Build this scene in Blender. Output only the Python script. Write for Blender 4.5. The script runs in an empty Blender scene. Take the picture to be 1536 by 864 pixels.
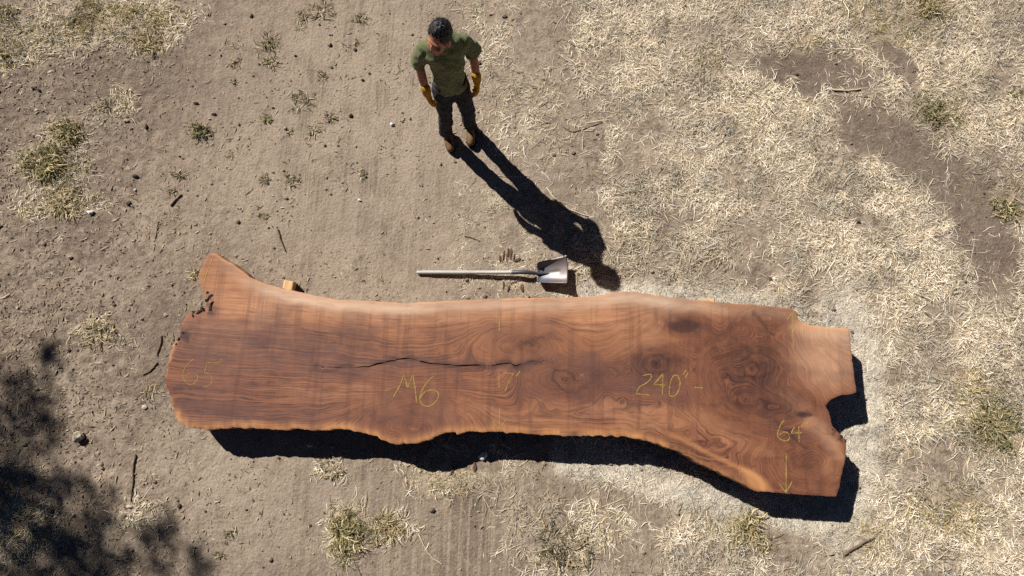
import bpy, bmesh, math, random
import numpy as np
from mathutils import Vector, Matrix, Euler
from mathutils.geometry import delaunay_2d_cdt

scene = bpy.context.scene
col = scene.collection
rng = np.random.default_rng(7)
random.seed(7)

# ------------------------------------------------------------------ camera, sky, sun, exposure
FOCAL, CAM_H, PITCH, ROLL = 826.7, 5.267, 0.1900, 0.0329      # pixels of a 1536 wide frame, metres, radians
SHADOW_AZ, SUN_EL = math.radians(-43.0), math.radians(39.0)
cam_data = bpy.data.cameras.new('camera')
cam = bpy.data.objects.new('camera', cam_data)
col.objects.link(cam)
F_ = Vector((0, math.sin(PITCH), -math.cos(PITCH)))
U0 = Vector((0, math.cos(PITCH), math.sin(PITCH)))
R0 = Vector((1, 0, 0))
R_ = R0 * math.cos(ROLL) + U0 * math.sin(ROLL)
U_ = U0 * math.cos(ROLL) - R0 * math.sin(ROLL)
m = Matrix((R_, U_, -F_)).transposed().to_4x4()
m.translation = Vector((0, 0, CAM_H))
cam.matrix_world = m
cam_data.sensor_width = 36.0
cam_data.lens = 36.0 * FOCAL / 1536.0
cam_data.clip_start = 0.05
cam_data.clip_end = 2000
scene.camera = cam

world = bpy.data.worlds.new('World')
scene.world = world
world.use_nodes = True
wn = world.node_tree
sky = wn.nodes.new('ShaderNodeTexSky')
sky.sky_type = 'NISHITA'
sky.sun_disc = False
sky.sun_elevation = SUN_EL
sky.sun_rotation = math.radians(-47.0)
sky.altitude = 2500
sky.air_density = 0.24
sky.dust_density = 0.1
sky.ozone_density = 1.0
wn.links.new(sky.outputs[0], wn.nodes['Background'].inputs[0])
wn.nodes['Background'].inputs[1].default_value = 0.05

sun_data = bpy.data.lights.new('sun', 'SUN')
sun_data.energy = 5.0
sun_data.angle = math.radians(0.53)
sun_data.color = (1.0, 0.955, 0.89)
sun = bpy.data.objects.new('sun', sun_data)
col.objects.link(sun)
sd = Vector((math.cos(SHADOW_AZ) * math.cos(SUN_EL), math.sin(SHADOW_AZ) * math.cos(SUN_EL), -math.sin(SUN_EL)))
sun.rotation_euler = sd.to_track_quat('-Z', 'Y').to_euler()
sun.location = (-6, 6, 9)

scene.view_settings.view_transform = 'Standard'
scene.view_settings.look = 'None'
scene.view_settings.gamma = 1.0
scene.view_settings.use_curve_mapping = False
scene.view_settings.exposure = 0.42
scene.cycles.max_bounces = 6
scene.cycles.use_denoising = False

# ------------------------------------------------------------------ image pixels <-> metres on a level plane, cast through the camera
Fn, Rn, Un = np.array(F_), np.array(R_), np.array(U_)

def at(u, v, z=0.0):
    """image pixels (1536 x 864 frame) -> world metres at height z; arrays welcome"""
    u = np.asarray(u, float); v = np.asarray(v, float)
    d = Fn + ((u - 768) / FOCAL)[..., None] * Rn + ((432 - v) / FOCAL)[..., None] * Un
    s = (z - CAM_H) / d[..., 2]
    return np.array([0, 0, CAM_H]) + d * s[..., None]

def to_px(P):
    """world metres -> image pixels"""
    d = np.asarray(P, float) - np.array([0, 0, CAM_H])
    w = np.maximum(d @ Fn, 0.3)
    return 768 + FOCAL * (d @ Rn) / w, 432 - FOCAL * (d @ Un) / w

# ------------------------------------------------------------------ numpy noise
TAB = rng.random((256, 256))

def vn(x, y, seed=0):
    x = np.asarray(x, float) + seed * 17.31; y = np.asarray(y, float) + seed * 9.77
    xi = np.floor(x).astype(int); yi = np.floor(y).astype(int)
    fx = x - xi; fy = y - yi
    fx = fx * fx * (3 - 2 * fx); fy = fy * fy * (3 - 2 * fy)
    a = TAB[xi & 255, yi & 255]; b = TAB[(xi + 1) & 255, yi & 255]
    c = TAB[xi & 255, (yi + 1) & 255]; d = TAB[(xi + 1) & 255, (yi + 1) & 255]
    return (a * (1 - fx) + b * fx) * (1 - fy) + (c * (1 - fx) + d * fx) * fy

def fbm(x, y, o=4, seed=0):
    s = 0; a = .5; t = 0
    for i in range(o):
        s = s + a * vn(np.asarray(x) * 2 ** i, np.asarray(y) * 2 ** i, seed + i); t += a; a *= .5
    return s / t

def ss(a, b, x):
    t = np.clip((x - a) / (b - a), 0, 1)
    return t * t * (3 - 2 * t)

# ------------------------------------------------------------------ mesh and property helpers
def big_mesh(name, verts, faces, attrs=None, colors=None, smooth=False):
    """verts (N,3); faces: (M,3) or (M,4) array"""
    me = bpy.data.meshes.new(name)
    verts = np.asarray(verts, np.float32); faces = np.asarray(faces, np.int32)
    k = faces.shape[1]
    me.vertices.add(len(verts)); me.vertices.foreach_set('co', verts.ravel())
    me.loops.add(faces.size); me.loops.foreach_set('vertex_index', faces.ravel())
    me.polygons.add(len(faces)); me.polygons.foreach_set('loop_start', np.arange(0, faces.size, k, dtype=np.int32))
    me.update(calc_edges=True)
    me.validate()
    add_attrs(me, attrs, colors)
    me.polygons.foreach_set('use_smooth', np.full(len(me.polygons), smooth))
    return me

def add_attrs(me, attrs=None, colors=None):
    for n, a in (attrs or {}).items():
        me.attributes.new(n, 'FLOAT', 'POINT').data.foreach_set('value', np.asarray(a, np.float32))
    for n, a in (colors or {}).items():
        a = np.asarray(a, np.float32)
        if a.shape[1] == 3: a = np.hstack([a, np.ones((len(a), 1), np.float32)])
        me.attributes.new(n, 'FLOAT_COLOR', 'POINT').data.foreach_set('color', a.ravel())

def py_mesh(name, verts, faces, smooth=False):
    me = bpy.data.meshes.new(name)
    me.from_pydata([tuple(v) for v in verts], [], [tuple(f) for f in faces])
    me.update()
    if smooth: me.polygons.foreach_set('use_smooth', np.full(len(me.polygons), True))
    return me

def obj(name, me, mat=None, parent=None, loc=None):
    o = bpy.data.objects.new(name, me)
    col.objects.link(o)
    if mat is not None and me is not None:
        me.materials.clear(); me.materials.append(mat)
    if parent is not None: o.parent = parent
    if loc is not None: o.location = loc
    return o

def tag(o, label=None, cat=None, group=None, kind=None):
    if label: o['label'] = label
    if cat: o['category'] = cat
    if group: o['group'] = group
    if kind: o['kind'] = kind
    return o

def srgb(r, g, b):
    f = lambda c: ((c / 255 + .055) / 1.055) ** 2.4 if c > 10 else c / 255 / 12.92
    return np.array([f(r), f(g), f(b)])

# ------------------------------------------------------------------ material node helper
class NT:
    def __init__(s, name, rough=.8, spec=.3):
        s.m = bpy.data.materials.new(name); s.m.use_nodes = True
        s.t = s.m.node_tree; s.p = s.t.nodes['Principled BSDF']
        s.p.inputs['Roughness'].default_value = rough
        s.p.inputs['Specular IOR Level'].default_value = spec
    def n(s, k): return s.t.nodes.new(k)
    def put(s, sock, v):
        if isinstance(v, bpy.types.NodeSocket): s.t.links.new(v, sock)
        elif isinstance(v, (int, float)): sock.default_value = v
        else:
            v = tuple(v)
            sock.default_value = v + (1,) if len(v) == 3 and len(sock.default_value) == 4 else v
    def attr(s, name, out='Fac'):
        a = s.n('ShaderNodeAttribute'); a.attribute_name = name; return a.outputs[out]
    def coord(s, k='Object'): return s.n('ShaderNodeTexCoord').outputs[k]
    def mapping(s, vec, scale=(1, 1, 1), rot=(0, 0, 0), loc=(0, 0, 0)):
        a = s.n('ShaderNodeMapping'); s.put(a.inputs[0], vec)
        a.inputs['Scale'].default_value = scale; a.inputs['Rotation'].default_value = rot; a.inputs['Location'].default_value = loc
        return a.outputs[0]
    def noise(s, vec, scale, detail=4, rough=.55, dist=0, out='Fac'):
        a = s.n('ShaderNodeTexNoise'); s.put(a.inputs['Vector'], vec)
        a.inputs['Scale'].default_value = scale; a.inputs['Detail'].default_value = detail
        a.inputs['Roughness'].default_value = rough; a.inputs['Distortion'].default_value = dist
        return a.outputs[out]
    def voro(s, vec, scale, feature='F1', out='Distance'):
        a = s.n('ShaderNodeTexVoronoi'); a.feature = feature; s.put(a.inputs['Vector'], vec)
        a.inputs['Scale'].default_value = scale; return a.outputs[out]
    def comb(s, x, y, z=0.0):
        a = s.n('ShaderNodeCombineXYZ'); s.put(a.inputs[0], x); s.put(a.inputs[1], y); s.put(a.inputs[2], z); return a.outputs[0]
    def math(s, op, a, b=0.0, c=None):
        q = s.n('ShaderNodeMath'); q.operation = op; s.put(q.inputs[0], a); s.put(q.inputs[1], b)
        if c is not None: s.put(q.inputs[2], c)
        return q.outputs[0]
    def rng(s, v, a, b, c=0.0, d=1.0):
        q = s.n('ShaderNodeMapRange'); q.interpolation_type = 'SMOOTHSTEP'
        for i, x in enumerate((v, a, b, c, d)): s.put(q.inputs[i], x)
        return q.outputs[0]
    def mix(s, fac, a, b, mode='MIX'):
        q = s.n('ShaderNodeMix'); q.data_type = 'RGBA'; q.blend_type = mode
        s.put(q.inputs[0], fac); s.put(q.inputs[6], a); s.put(q.inputs[7], b); return q.outputs[2]
    def ramp(s, v, stops):
        q = s.n('ShaderNodeValToRGB'); s.put(q.inputs[0], v); e = q.color_ramp.elements
        while len(e) < len(stops): e.new(.5)
        for x, (p, c) in zip(e, stops): x.position = p; x.color = tuple(c) + (1,)
        return q.outputs[0]
    def bump(s, h, strength=.5, dist=.01):
        q = s.n('ShaderNodeBump'); s.put(q.inputs['Height'], h)
        q.inputs['Strength'].default_value = strength; q.inputs['Distance'].default_value = dist
        s.t.links.new(q.outputs[0], s.p.inputs['Normal'])
    def base(s, c): s.put(s.p.inputs['Base Color'], c); return s
    def rough(s, v): s.put(s.p.inputs['Roughness'], v); return s

# ================================================================== GROUND
def interp(v, pts):
    a = np.array(pts, float); return np.interp(v, a[:, 0], a[:, 1])

def blob(u, v, cu, cv, ru, rv=None, ang=0, hard=.35):
    rv = rv or ru; du, dv = u - cu, v - cv
    c, s = math.cos(math.radians(ang)), math.sin(math.radians(ang))
    a, b = du * c + dv * s, -du * s + dv * c
    return 1 - ss(1 - hard, 1 + hard, np.sqrt((a / ru) ** 2 + (b / rv) ** 2))

BARE = [(1235, 110, 78, 34, 8), (1180, 100, 36, 20, 0), (1400, 255, 135, 50, 36), (1330, 205, 70, 34, 30), (1480, 350, 70, 34, 40), (1345, 95, 40, 20, 30), (1150, 400, 50, 22, 0), (1010, 320, 34, 20, 0), (1420, 470, 40, 22, 20), (1340, 560, 24, 20, 0), (1400, 690, 44, 24, 0),
        (1233, 425, 22, 26, 0), (875, 235, 46, 34, 60), (960, 210, 24, 60, 20), (1015, 145, 22, 18, 0), (830, 40, 42, 60, 10),
        (1300, 330, 26, 18, 0), (1120, 350, 60, 24, 0), (1090, 420, 60, 20, 0), (1210, 810, 60, 40, 10), (925, 745, 30, 20, 0),
        (1500, 120, 20, 34, 40), (1360, 110, 30, 16, 40), (1505, 395, 30, 40, 20), (955, 800, 36, 50, 0)]
PATCH = [(800, 175, 62, 62, .38), (735, 330, 48, 46, .6), (745, 400, 60, 36, .5), (720, 50, 44, 66, .35), (905, 380, 60, 44, .55),
         (690, 715, 66, 34, .9), (845, 815, 80, 52, .6), (800, 765, 60, 26, .4), (905, 790, 44, 40, .5)]
LEFT = [(150, 26, 120, 38, .9), (225, 62, 36, 26, .9), (10, 70, 22, 40, .9), (40, 30, 50, 24, .7), (100, 200, 30, 24, .9),
        (72, 250, 46, 26, .95), (92, 305, 56, 26, .75), (520, 800, 36, 46, .95), (570, 795, 48, 20, .85), (25, 800, 60, 40, .6),
        (150, 498, 34, 22, .45), (165, 160, 30, 20, .4), (500, 700, 30, 16, .4), (215, 770, 40, 26, .4), (60, 60, 50, 30, .5)]

def straw_fields(u, v):
    """how thickly dry straw lies (0..1), how olive it is, how fine and pale it is"""
    n1 = fbm(u / 70, v / 70, 4, 3); n2 = fbm(u / 28, v / 28, 3, 8)
    ub = interp(v, [(-400, 820), (0, 850), (100, 862), (200, 905), (300, 890), (420, 915), (560, 900), (680, 860), (760, 930), (864, 965), (1300, 1000)])
    d = ss(-50, 60, u - ub + (n1 - .5) * 150)
    n3 = fbm(u / 110, v / 80, 4, 17)
    d = d * (0.5 + .65 * ss(.32, .58, n2)) * (.42 + .65 * ss(.36, .52, n3))
    sparse = .35 * ss(-210, -60, u - ub + (n1 - .5) * 190) * (v < 470)
    d = np.maximum(d, .28 * sparse * ss(.45, .6, n2))
    for cu, cv, ru, rv, a in BARE:
        ru, rv = ru * 1.12, rv * 1.15
        d = d * (1 - .93 * blob(u + (n1 - .5) * 60, v + (n2 - .5) * 60, cu, cv, ru, rv, a, .45))
    olive = np.zeros_like(d)
    for cu, cv, ru, rv, k in PATCH:
        b = blob(u + (n1 - .5) * 70, v + (n2 - .5) * 70, cu, cv, ru, rv, 0, .6) * k * ss(.3, .55, n2)
        d = np.maximum(d, b); olive = np.maximum(olive, b * .45)
    for cu, cv, ru, rv, k in LEFT:
        b = blob(u + (n1 - .5) * 60, v + (n2 - .5) * 60, cu, cv, ru, rv, 0, .5) * k * (.5 + .5 * ss(.3, .55, n2))
        d = np.maximum(d, b); olive = np.maximum(olive, b)
    olive = np.maximum(olive, .8 * blob(u, v, 690, 712, 70, 36, 0, .5))
    for cu, cv, r in ((1490, 640, 55), (1405, 170, 40), (1125, 795, 50), (1390, 12, 40), (1465, 590, 40), (1500, 300, 50), (1215, 70, 26), (1060, 90, 24), (1330, 30, 60), (1300, 800, 40), (1420, 760, 60)):
        olive = np.maximum(olive, .65 * blob(u, v, cu, cv, r, r * .7, 20, .6))
    fine = np.maximum(blob(u, v, 1265, 620, 62, 200, 0, .25), blob(u, v, 1010, 455, 190, 30, 4, .4))
    fine = np.maximum(fine, blob(u, v, 900, 694, 110, 26, 6, .4)); fine = np.maximum(fine, blob(u, v, 1120, 760, 180, 26, 12, .4))
    fine = np.maximum(fine, blob(u, v, 690, 705, 70, 30, 0, .4)); fine = np.maximum(fine, .8 * blob(u, v, 735, 360, 90, 90, 0, .4))
    d = np.where(u > 830, np.maximum(d, .95 * fine), d)
    return d, olive, fine, n1, n2

def ground_height(x, y):
    h = .030 * (fbm(x / 1.7, y / 1.7, 3, 21) - .5) + .007 * (fbm(x / .28, y / .28, 3, 31) - .5)
    h = h + .018 * (fbm(x / .085, y / .085, 3, 41) - .5)
    return h

def streak_mask(u, v):
    a = blob(u, v, 540, 180, 170, 260, 0, .5); b = blob(u, v, 690, 790, 290, 130, 0, .5); c = blob(u, v, 330, 240, 90, 200, 12, .6) * .6
    return np.maximum(np.maximum(a, b), c)

def axis(lo, hi, step, far):
    c = list(np.arange(lo, hi + 1e-6, step)); s = step; x = hi
    while x < far: s *= 1.28; x += s; c.append(x)
    s = step; x = lo
    while x > -far: s *= 1.28; x -= s; c.insert(0, x)
    return np.array(c)

gx = axis(-6.6, 6.6, .024, 420); gy = axis(-3.7, 5.4, .024, 420)
GX, GY = np.meshgrid(gx, gy)
gX, gY = GX.ravel(), GY.ravel()
near = (np.abs(gX) < 9) & (np.abs(gY - .8) < 7)
gu, gvv = np.full(gX.shape, 3000.), np.full(gX.shape, 400.)
P = np.stack([gX, gY, np.zeros_like(gX)], 1)
gu[near], gvv[near] = to_px(P[near])
dens, olive, fine, n1, n2 = straw_fields(gu, gvv)
far_mix = ss(6, 12, np.hypot(gX, gY - .8))
dens = dens * (1 - far_mix) + far_mix * (ss(-2, 3, gX + 8 * (fbm(gX / 9, gY / 9, 3, 5) - .5)) * .8)
H0 = ground_height(gX, gY)
strk = streak_mask(gu, gvv) * (1 - far_mix)
sx = gX + .05 * fbm(gX / 2, gY / 2, 2, 77)
stk = (fbm(sx / .045, gY / 1.4, 2, 51) - .5) * .0015 + (fbm(sx / .16, gY / 1.2, 2, 52) - .5) * .006
H0 = H0 - .7 * strk * .018 * (fbm(gX / .085, gY / .085, 3, 41) - .5)
H0 = H0 + stk * strk * 1.5 + .016 * dens * (fbm(gX / .11, gY / .11, 3, 61) - .35)
# crumbly soil on the left third
crumb = ss(330, 150, gu + (n1 - .5) * 200) * (1 - far_mix)
cl = fbm(gX / .05, gY / .035, 2, 71)
H0 = H0 + .007 * crumb * (ss(.45, .72, cl) - .2)
H0 = np.where(far_mix > .5, H0 * 3, H0)
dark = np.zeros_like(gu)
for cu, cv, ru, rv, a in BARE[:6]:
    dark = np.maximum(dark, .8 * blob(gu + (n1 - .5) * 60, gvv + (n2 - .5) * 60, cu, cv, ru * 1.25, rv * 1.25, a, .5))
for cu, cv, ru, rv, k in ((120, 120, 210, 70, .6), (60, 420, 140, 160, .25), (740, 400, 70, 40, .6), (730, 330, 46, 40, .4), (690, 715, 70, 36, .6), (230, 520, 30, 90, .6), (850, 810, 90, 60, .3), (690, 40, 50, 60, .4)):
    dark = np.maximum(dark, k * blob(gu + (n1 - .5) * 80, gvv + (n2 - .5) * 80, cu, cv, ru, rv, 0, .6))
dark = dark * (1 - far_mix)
pale = np.maximum(blob(gu, gvv, 580, 230, 230, 300, 0, .7), blob(gu, gvv, 380, 730, 160, 110, 0, .7)) * (1 - far_mix)
nx, ny = len(gx), len(gy)
ii, jj = np.meshgrid(np.arange(nx - 1), np.arange(ny - 1))
q0 = (jj * nx + ii).ravel()
gfaces = np.stack([q0, q0 + 1, q0 + nx + 1, q0 + nx], 1)

def soil_material():
    M = NT('dry_soil', .95, .15)
    c = M.coord()
    big = M.noise(c, .9, 5, .62)
    mid = M.noise(c, 5.5, 6, .68)
    pat = M.noise(c, 2.6, 6, .7, .6)
    fin = M.noise(c, 42, 5, .75)
    grit = M.noise(c, 120, 3, .7)
    scuff = M.noise(M.mapping(c, (9, 30, 1), (0, 0, .9)), 1.0, 4, .65)
    streak = M.noise(M.mapping(c, (22, .45, 1), (0, 0, .03)), 1.0, 4, .65)
    streak2 = M.noise(M.mapping(c, (62, 1.1, 1), (0, 0, .03)), 1.0, 3, .65)
    calm = M.math('SUBTRACT', 1.0, M.math('MULTIPLY', M.attr('streak'), .45))
    lump = M.noise(c, 14, 6, .7, .4)
    a = M.mix(M.rng(big, .40, .60), srgb(133, 119, 105), srgb(164, 149, 132))
    a = M.mix(M.math('MULTIPLY', M.rng(pat, .46, .58), .6), a, srgb(126, 111, 98))
    a = M.mix(M.math('MULTIPLY', M.rng(mid, .50, .66), .55), a, srgb(174, 158, 140))
    a = M.mix(M.math('MULTIPLY', M.rng(lump, .50, .62, 0, .70), calm), a, srgb(98, 85, 75))
    a = M.mix(M.math('MULTIPLY', M.rng(lump, .47, .36, 0, .55), calm), a, srgb(184, 170, 153))
    a = M.mix(M.math('MULTIPLY', M.rng(scuff, .56, .70), .35), a, srgb(110, 96, 84))
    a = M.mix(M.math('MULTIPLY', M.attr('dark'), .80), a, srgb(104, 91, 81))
    a = M.mix(M.math('MULTIPLY', M.attr('pale'), M.rng(pat, .35, .6, .3, .75)), a, srgb(176, 162, 145))
    sm = M.attr('streak')
    wide = M.noise(M.mapping(c, (7, .25, 1), (0, 0, .05)), 1.0, 3, .6)
    a = M.mix(M.math('MULTIPLY', sm, M.math('MULTIPLY', M.rng(wide, .44, .58, .45, 0), M.rng(pat, .4, .58, 1.0, .1))), a, srgb(118, 104, 91))
    a = M.mix(M.math('MULTIPLY', sm, M.rng(streak, .47, .60, 0, .65)), a, srgb(172, 157, 138))
    a = M.mix(M.math('MULTIPLY', sm, M.math('MULTIPLY', M.rng(streak2, .54, .66, 0, .6), M.rng(pat, .40, .56, 1.0, .05))), a, srgb(100, 88, 76))
    a = M.mix(M.math('MULTIPLY', M.attr('straw'), M.rng(fin, .3, .6, .45, 1.0)), a, srgb(208, 193, 170))
    a = M.mix(M.math('MULTIPLY', M.attr('fine'), M.rng(lump, .3, .6, .85, .45)), a, srgb(206, 198, 183))
    v = M.voro(c, 34)
    a = M.mix(M.math('MULTIPLY', M.rng(fin, .54, .68), .65), a, srgb(106, 94, 84))
    a = M.mix(M.math('MULTIPLY', M.rng(grit, .56, .68), .55), a, srgb(212, 202, 188))
    a = M.mix(M.math('MULTIPLY', M.rng(grit, .44, .32), .55), a, srgb(100, 88, 78))
    M.base(M.mix(M.math('SUBTRACT', 1.0, M.attr('fine')), a, (.95, .92, .89), 'MULTIPLY'))
    h = M.math('ADD', M.math('MULTIPLY', fin, .7), M.math('MULTIPLY', v, -.35))
    h = M.math('ADD', h, M.math('MULTIPLY', M.noise(c, 160, 3, .6), .3))
    M.bump(h, .8, .015)
    return M.m

ground = obj('ground', big_mesh('ground', np.stack([gX, gY, H0], 1), gfaces,
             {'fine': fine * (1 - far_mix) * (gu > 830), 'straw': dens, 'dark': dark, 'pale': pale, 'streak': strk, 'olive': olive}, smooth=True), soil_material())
tag(ground, kind='structure')

def gz(x, y):
    """ground level near a point, read from the ground mesh"""
    i = np.clip(np.searchsorted(gx, x) - 1, 0, nx - 2); j = np.clip(np.searchsorted(gy, y) - 1, 0, ny - 2)
    G = H0.reshape(ny, nx)
    fx = (x - gx[i]) / (gx[i + 1] - gx[i]); fy = (y - gy[j]) / (gy[j + 1] - gy[j])
    return (G[j, i] * (1 - fx) + G[j, i + 1] * fx) * (1 - fy) + (G[j + 1, i] * (1 - fx) + G[j + 1, i + 1] * fx) * fy

# ================================================================== SLAB
ZT, THICK = .327, .235
OUT = [(314, 380), (324, 380), (334, 388), (350, 397), (362, 406), (377, 417), (397, 425), (421, 432), (444, 437), (472, 443), (503, 449),
       (535, 451), (582, 453), (605, 455), (640, 453), (680, 451), (720, 449), (760, 447.5), (800, 447), (845, 446), (880, 445), (905, 442), (920, 438.5),
       (933, 437), (950, 438), (975, 441.5), (1000, 445), (1030, 449), (1060, 451), (1095, 455), (1130, 457), (1160, 460), (1187, 463),
       (1196, 468), (1198, 480), (1206, 485.5), (1221, 489), (1245, 491), (1274, 493), (1276, 510), (1278, 535), (1280.5, 555), (1283, 575),
       (1285, 589), (1275, 591), (1262, 592.5), (1250, 597), (1243, 603), (1238, 609), (1243, 615), (1246, 625), (1247, 636), (1250, 641),
       (1256, 647), (1263, 654), (1269, 661), (1270, 667), (1268, 690), (1264, 706), (1261, 722), (1258, 735), (1254, 745.5), (1230, 744),
       (1200, 742), (1170, 739), (1145, 737), (1130, 735), (1115, 727), (1090, 714), (1060, 700), (1030, 684), (1010, 674), (990, 667), (970, 661),
       (955, 657), (940, 655), (900, 653.5), (860, 654), (820, 652), (780, 650), (750, 647.5), (720, 647.5), (698, 648), (690, 649), (687, 652),
       (684, 648), (670, 648.5), (655, 653), (640, 661), (620, 665), (598, 666), (582, 663), (566, 656), (543, 648), (519, 644), (472, 645),
       (440, 643), (429, 646.5), (393, 643), (350, 641), (309, 645), (283, 640), (267, 632), (261, 620), (255, 596), (250, 580), (248, 569),
       (251, 549), (257, 529), (261, 519), (269, 504), (273, 484), (279, 474), (289, 468), (301, 465), (309, 461), (310, 454), (307, 445),
       (304, 435), (299, 423), (298, 413), (303, 399), (309, 386)]
O2 = at(np.array([p[0] for p in OUT]), np.array([p[1] for p in OUT]), ZT)[:, :2]
loop = []
for i in range(len(O2)):
    a, b = O2[i], O2[(i + 1) % len(O2)]
    k = max(1, int(round(np.linalg.norm(b - a) / .011)))
    for t in range(k): loop.append(a + (b - a) * t / k)
loop = np.array(loop); NL = len(loop)
for _ in range(2): loop = .5 * loop + .25 * (np.roll(loop, 1, 0) + np.roll(loop, -1, 0))
tan = np.roll(loop, -1, 0) - np.roll(loop, 1, 0); tan /= np.linalg.norm(tan, axis=1)[:, None]
nor = np.stack([-tan[:, 1], tan[:, 0]], 1)            # clockwise loop: left of travel points outward
cen = loop.mean(0)
area = .5 * np.sum(loop[:, 0] * np.roll(loop[:, 1], -1) - np.roll(loop[:, 0], -1) * loop[:, 1])
if area > 0: nor = -nor
lu, lv = to_px(np.column_stack([loop, np.full(NL, ZT)]))
arc = np.arange(NL) * .011
rag = np.where(lu < 300, 1.6, np.where((lv > 600) & (lu < 1140), 1.15, .6))
loop = loop + nor * ((fbm(arc / .05, arc * 0, 3, 90) - .5) * .020 * rag + (fbm(arc / .018, arc * 0, 2, 91) - .5) * .007 * rag)[:, None]

CRACK = [(484, 552), (505, 551), (530, 551), (552, 550.5), (566, 546), (580, 543), (598, 539), (612, 537.5), (626, 540), (640, 544), (662, 546), (690, 548.5),
         (715, 548), (735, 548.5), (752, 546), (765, 545), (774, 549), (786, 546), (798, 542), (815, 542)]
CRW = [.3, .5, .8, 1.3, 1.6, 2.2, 2.2, 1.8, 1.6, 1.3, 1.4, 1.5, 1.2, 1.1, 1, 1, 1.1, .7, .4, .2]
cp = at(np.array([p[0] for p in CRACK]), np.array([p[1] for p in CRACK]), ZT)[:, :2]
ct = np.linspace(0, len(cp) - 1, 150)
cxy = np.stack([np.interp(ct, range(len(cp)), cp[:, k]) for k in (0, 1)], 1)
cxy[:, 1] += (fbm(ct * 1.3, ct * 0, 3, 15) - .5) * .014
cw = np.interp(ct, range(len(cp)), CRW) / 168 * 1.25 * (.2 + 1.2 * ss(.3, .6, fbm(ct * 1.1, ct * 0, 2, 33)))
ctan = np.gradient(cxy, axis=0); ctan /= np.linalg.norm(ctan, axis=1)[:, None]
cn = np.stack([-ctan[:, 1], ctan[:, 0]], 1)
crA, crB = cxy + cn * cw[:, None] * .5, cxy - cn * cw[:, None] * .5

inset = loop - nor * .012; inset2 = loop - nor * .026
st = .0115
bx = np.arange(loop[:, 0].min(), loop[:, 0].max(), st); by = np.arange(loop[:, 1].min(), loop[:, 1].max(), st)
BX, BY = np.meshgrid(bx, by); g = np.stack([BX.ravel(), BY.ravel()], 1)

def inside(pts, poly):
    r = np.zeros(len(pts), bool); x, y = pts[:, 0], pts[:, 1]
    for i in range(len(poly)):
        a, b = poly[i - 1], poly[i]
        if a[1] == b[1]: continue
        c = ((a[1] > y) != (b[1] > y)) & (x < (b[0] - a[0]) * (y - a[1]) / (b[1] - a[1]) + a[0])
        r ^= c
    return r

def dist_to(pts, ref):
    r = np.empty(len(pts))
    for i in range(0, len(pts), 4000):
        r[i:i + 4000] = np.sqrt(((pts[i:i + 4000, None, :] - ref[None]) ** 2).sum(-1).min(1))
    return r

g = g[inside(g, loop)]
g = g[(dist_to(g, loop) > .018)]
dcr = dist_to(g, cxy)
g = g[dcr > .016]
g = g + (rng.random(g.shape) - .5) * .003
i1 = inset[inside(inset, loop) & (dist_to(inset, loop) > .009)]
pts = np.vstack([loop, crA, crB, cxy, i1, g])
edges = [(i, (i + 1) % NL) for i in range(NL)]
nc = len(cxy)
for k in range(nc - 1):
    for o_ in (0, nc, 2 * nc): edges.append((NL + o_ + k, NL + o_ + k + 1))
vo, eo, fo, ov, oe, of_ = delaunay_2d_cdt([Vector(p) for p in pts], edges, [list(range(NL))], 1, 1e-5)
vo = np.array([tuple(v) for v in vo]); nv_top = len(vo)
tri = np.array([f for f in fo if len(f) == 3], int)
orig = np.array([o_[0] if len(o_) else -1 for o_ in ov])
su, sv = to_px(np.column_stack([vo, np.full(nv_top, ZT)]))

LIVE = (lv > 600) & (lu < 1125) & (lu > 262) | (lv < 500) & (lu > 318) & (lu < 1270)     # long natural edges, the rest sawn
d_all = dist_to(vo, loop)
low_edge = loop[(lv > 600) & (lu < 1125) & (lu > 262)]
top_edge = loop[(lv < 500) & (lu > 318) & (lu < 1275)]
d_low, d_top = dist_to(vo, low_edge), dist_to(vo, top_edge)
z_top = ZT - .004 * np.clip(1 - d_all / .016, 0, 1) ** 2 + .0012 * (fbm(vo[:, 0] / .2, vo[:, 1] / .2, 2, 19) - .5)
is_c = (orig >= NL + 2 * nc) & (orig < NL + 3 * nc)
z_top = np.where(is_c, ZT - np.minimum(.03, .002 + 2.5 * cw[np.clip(orig - NL - 2 * nc, 0, nc - 1)]), z_top)

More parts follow.
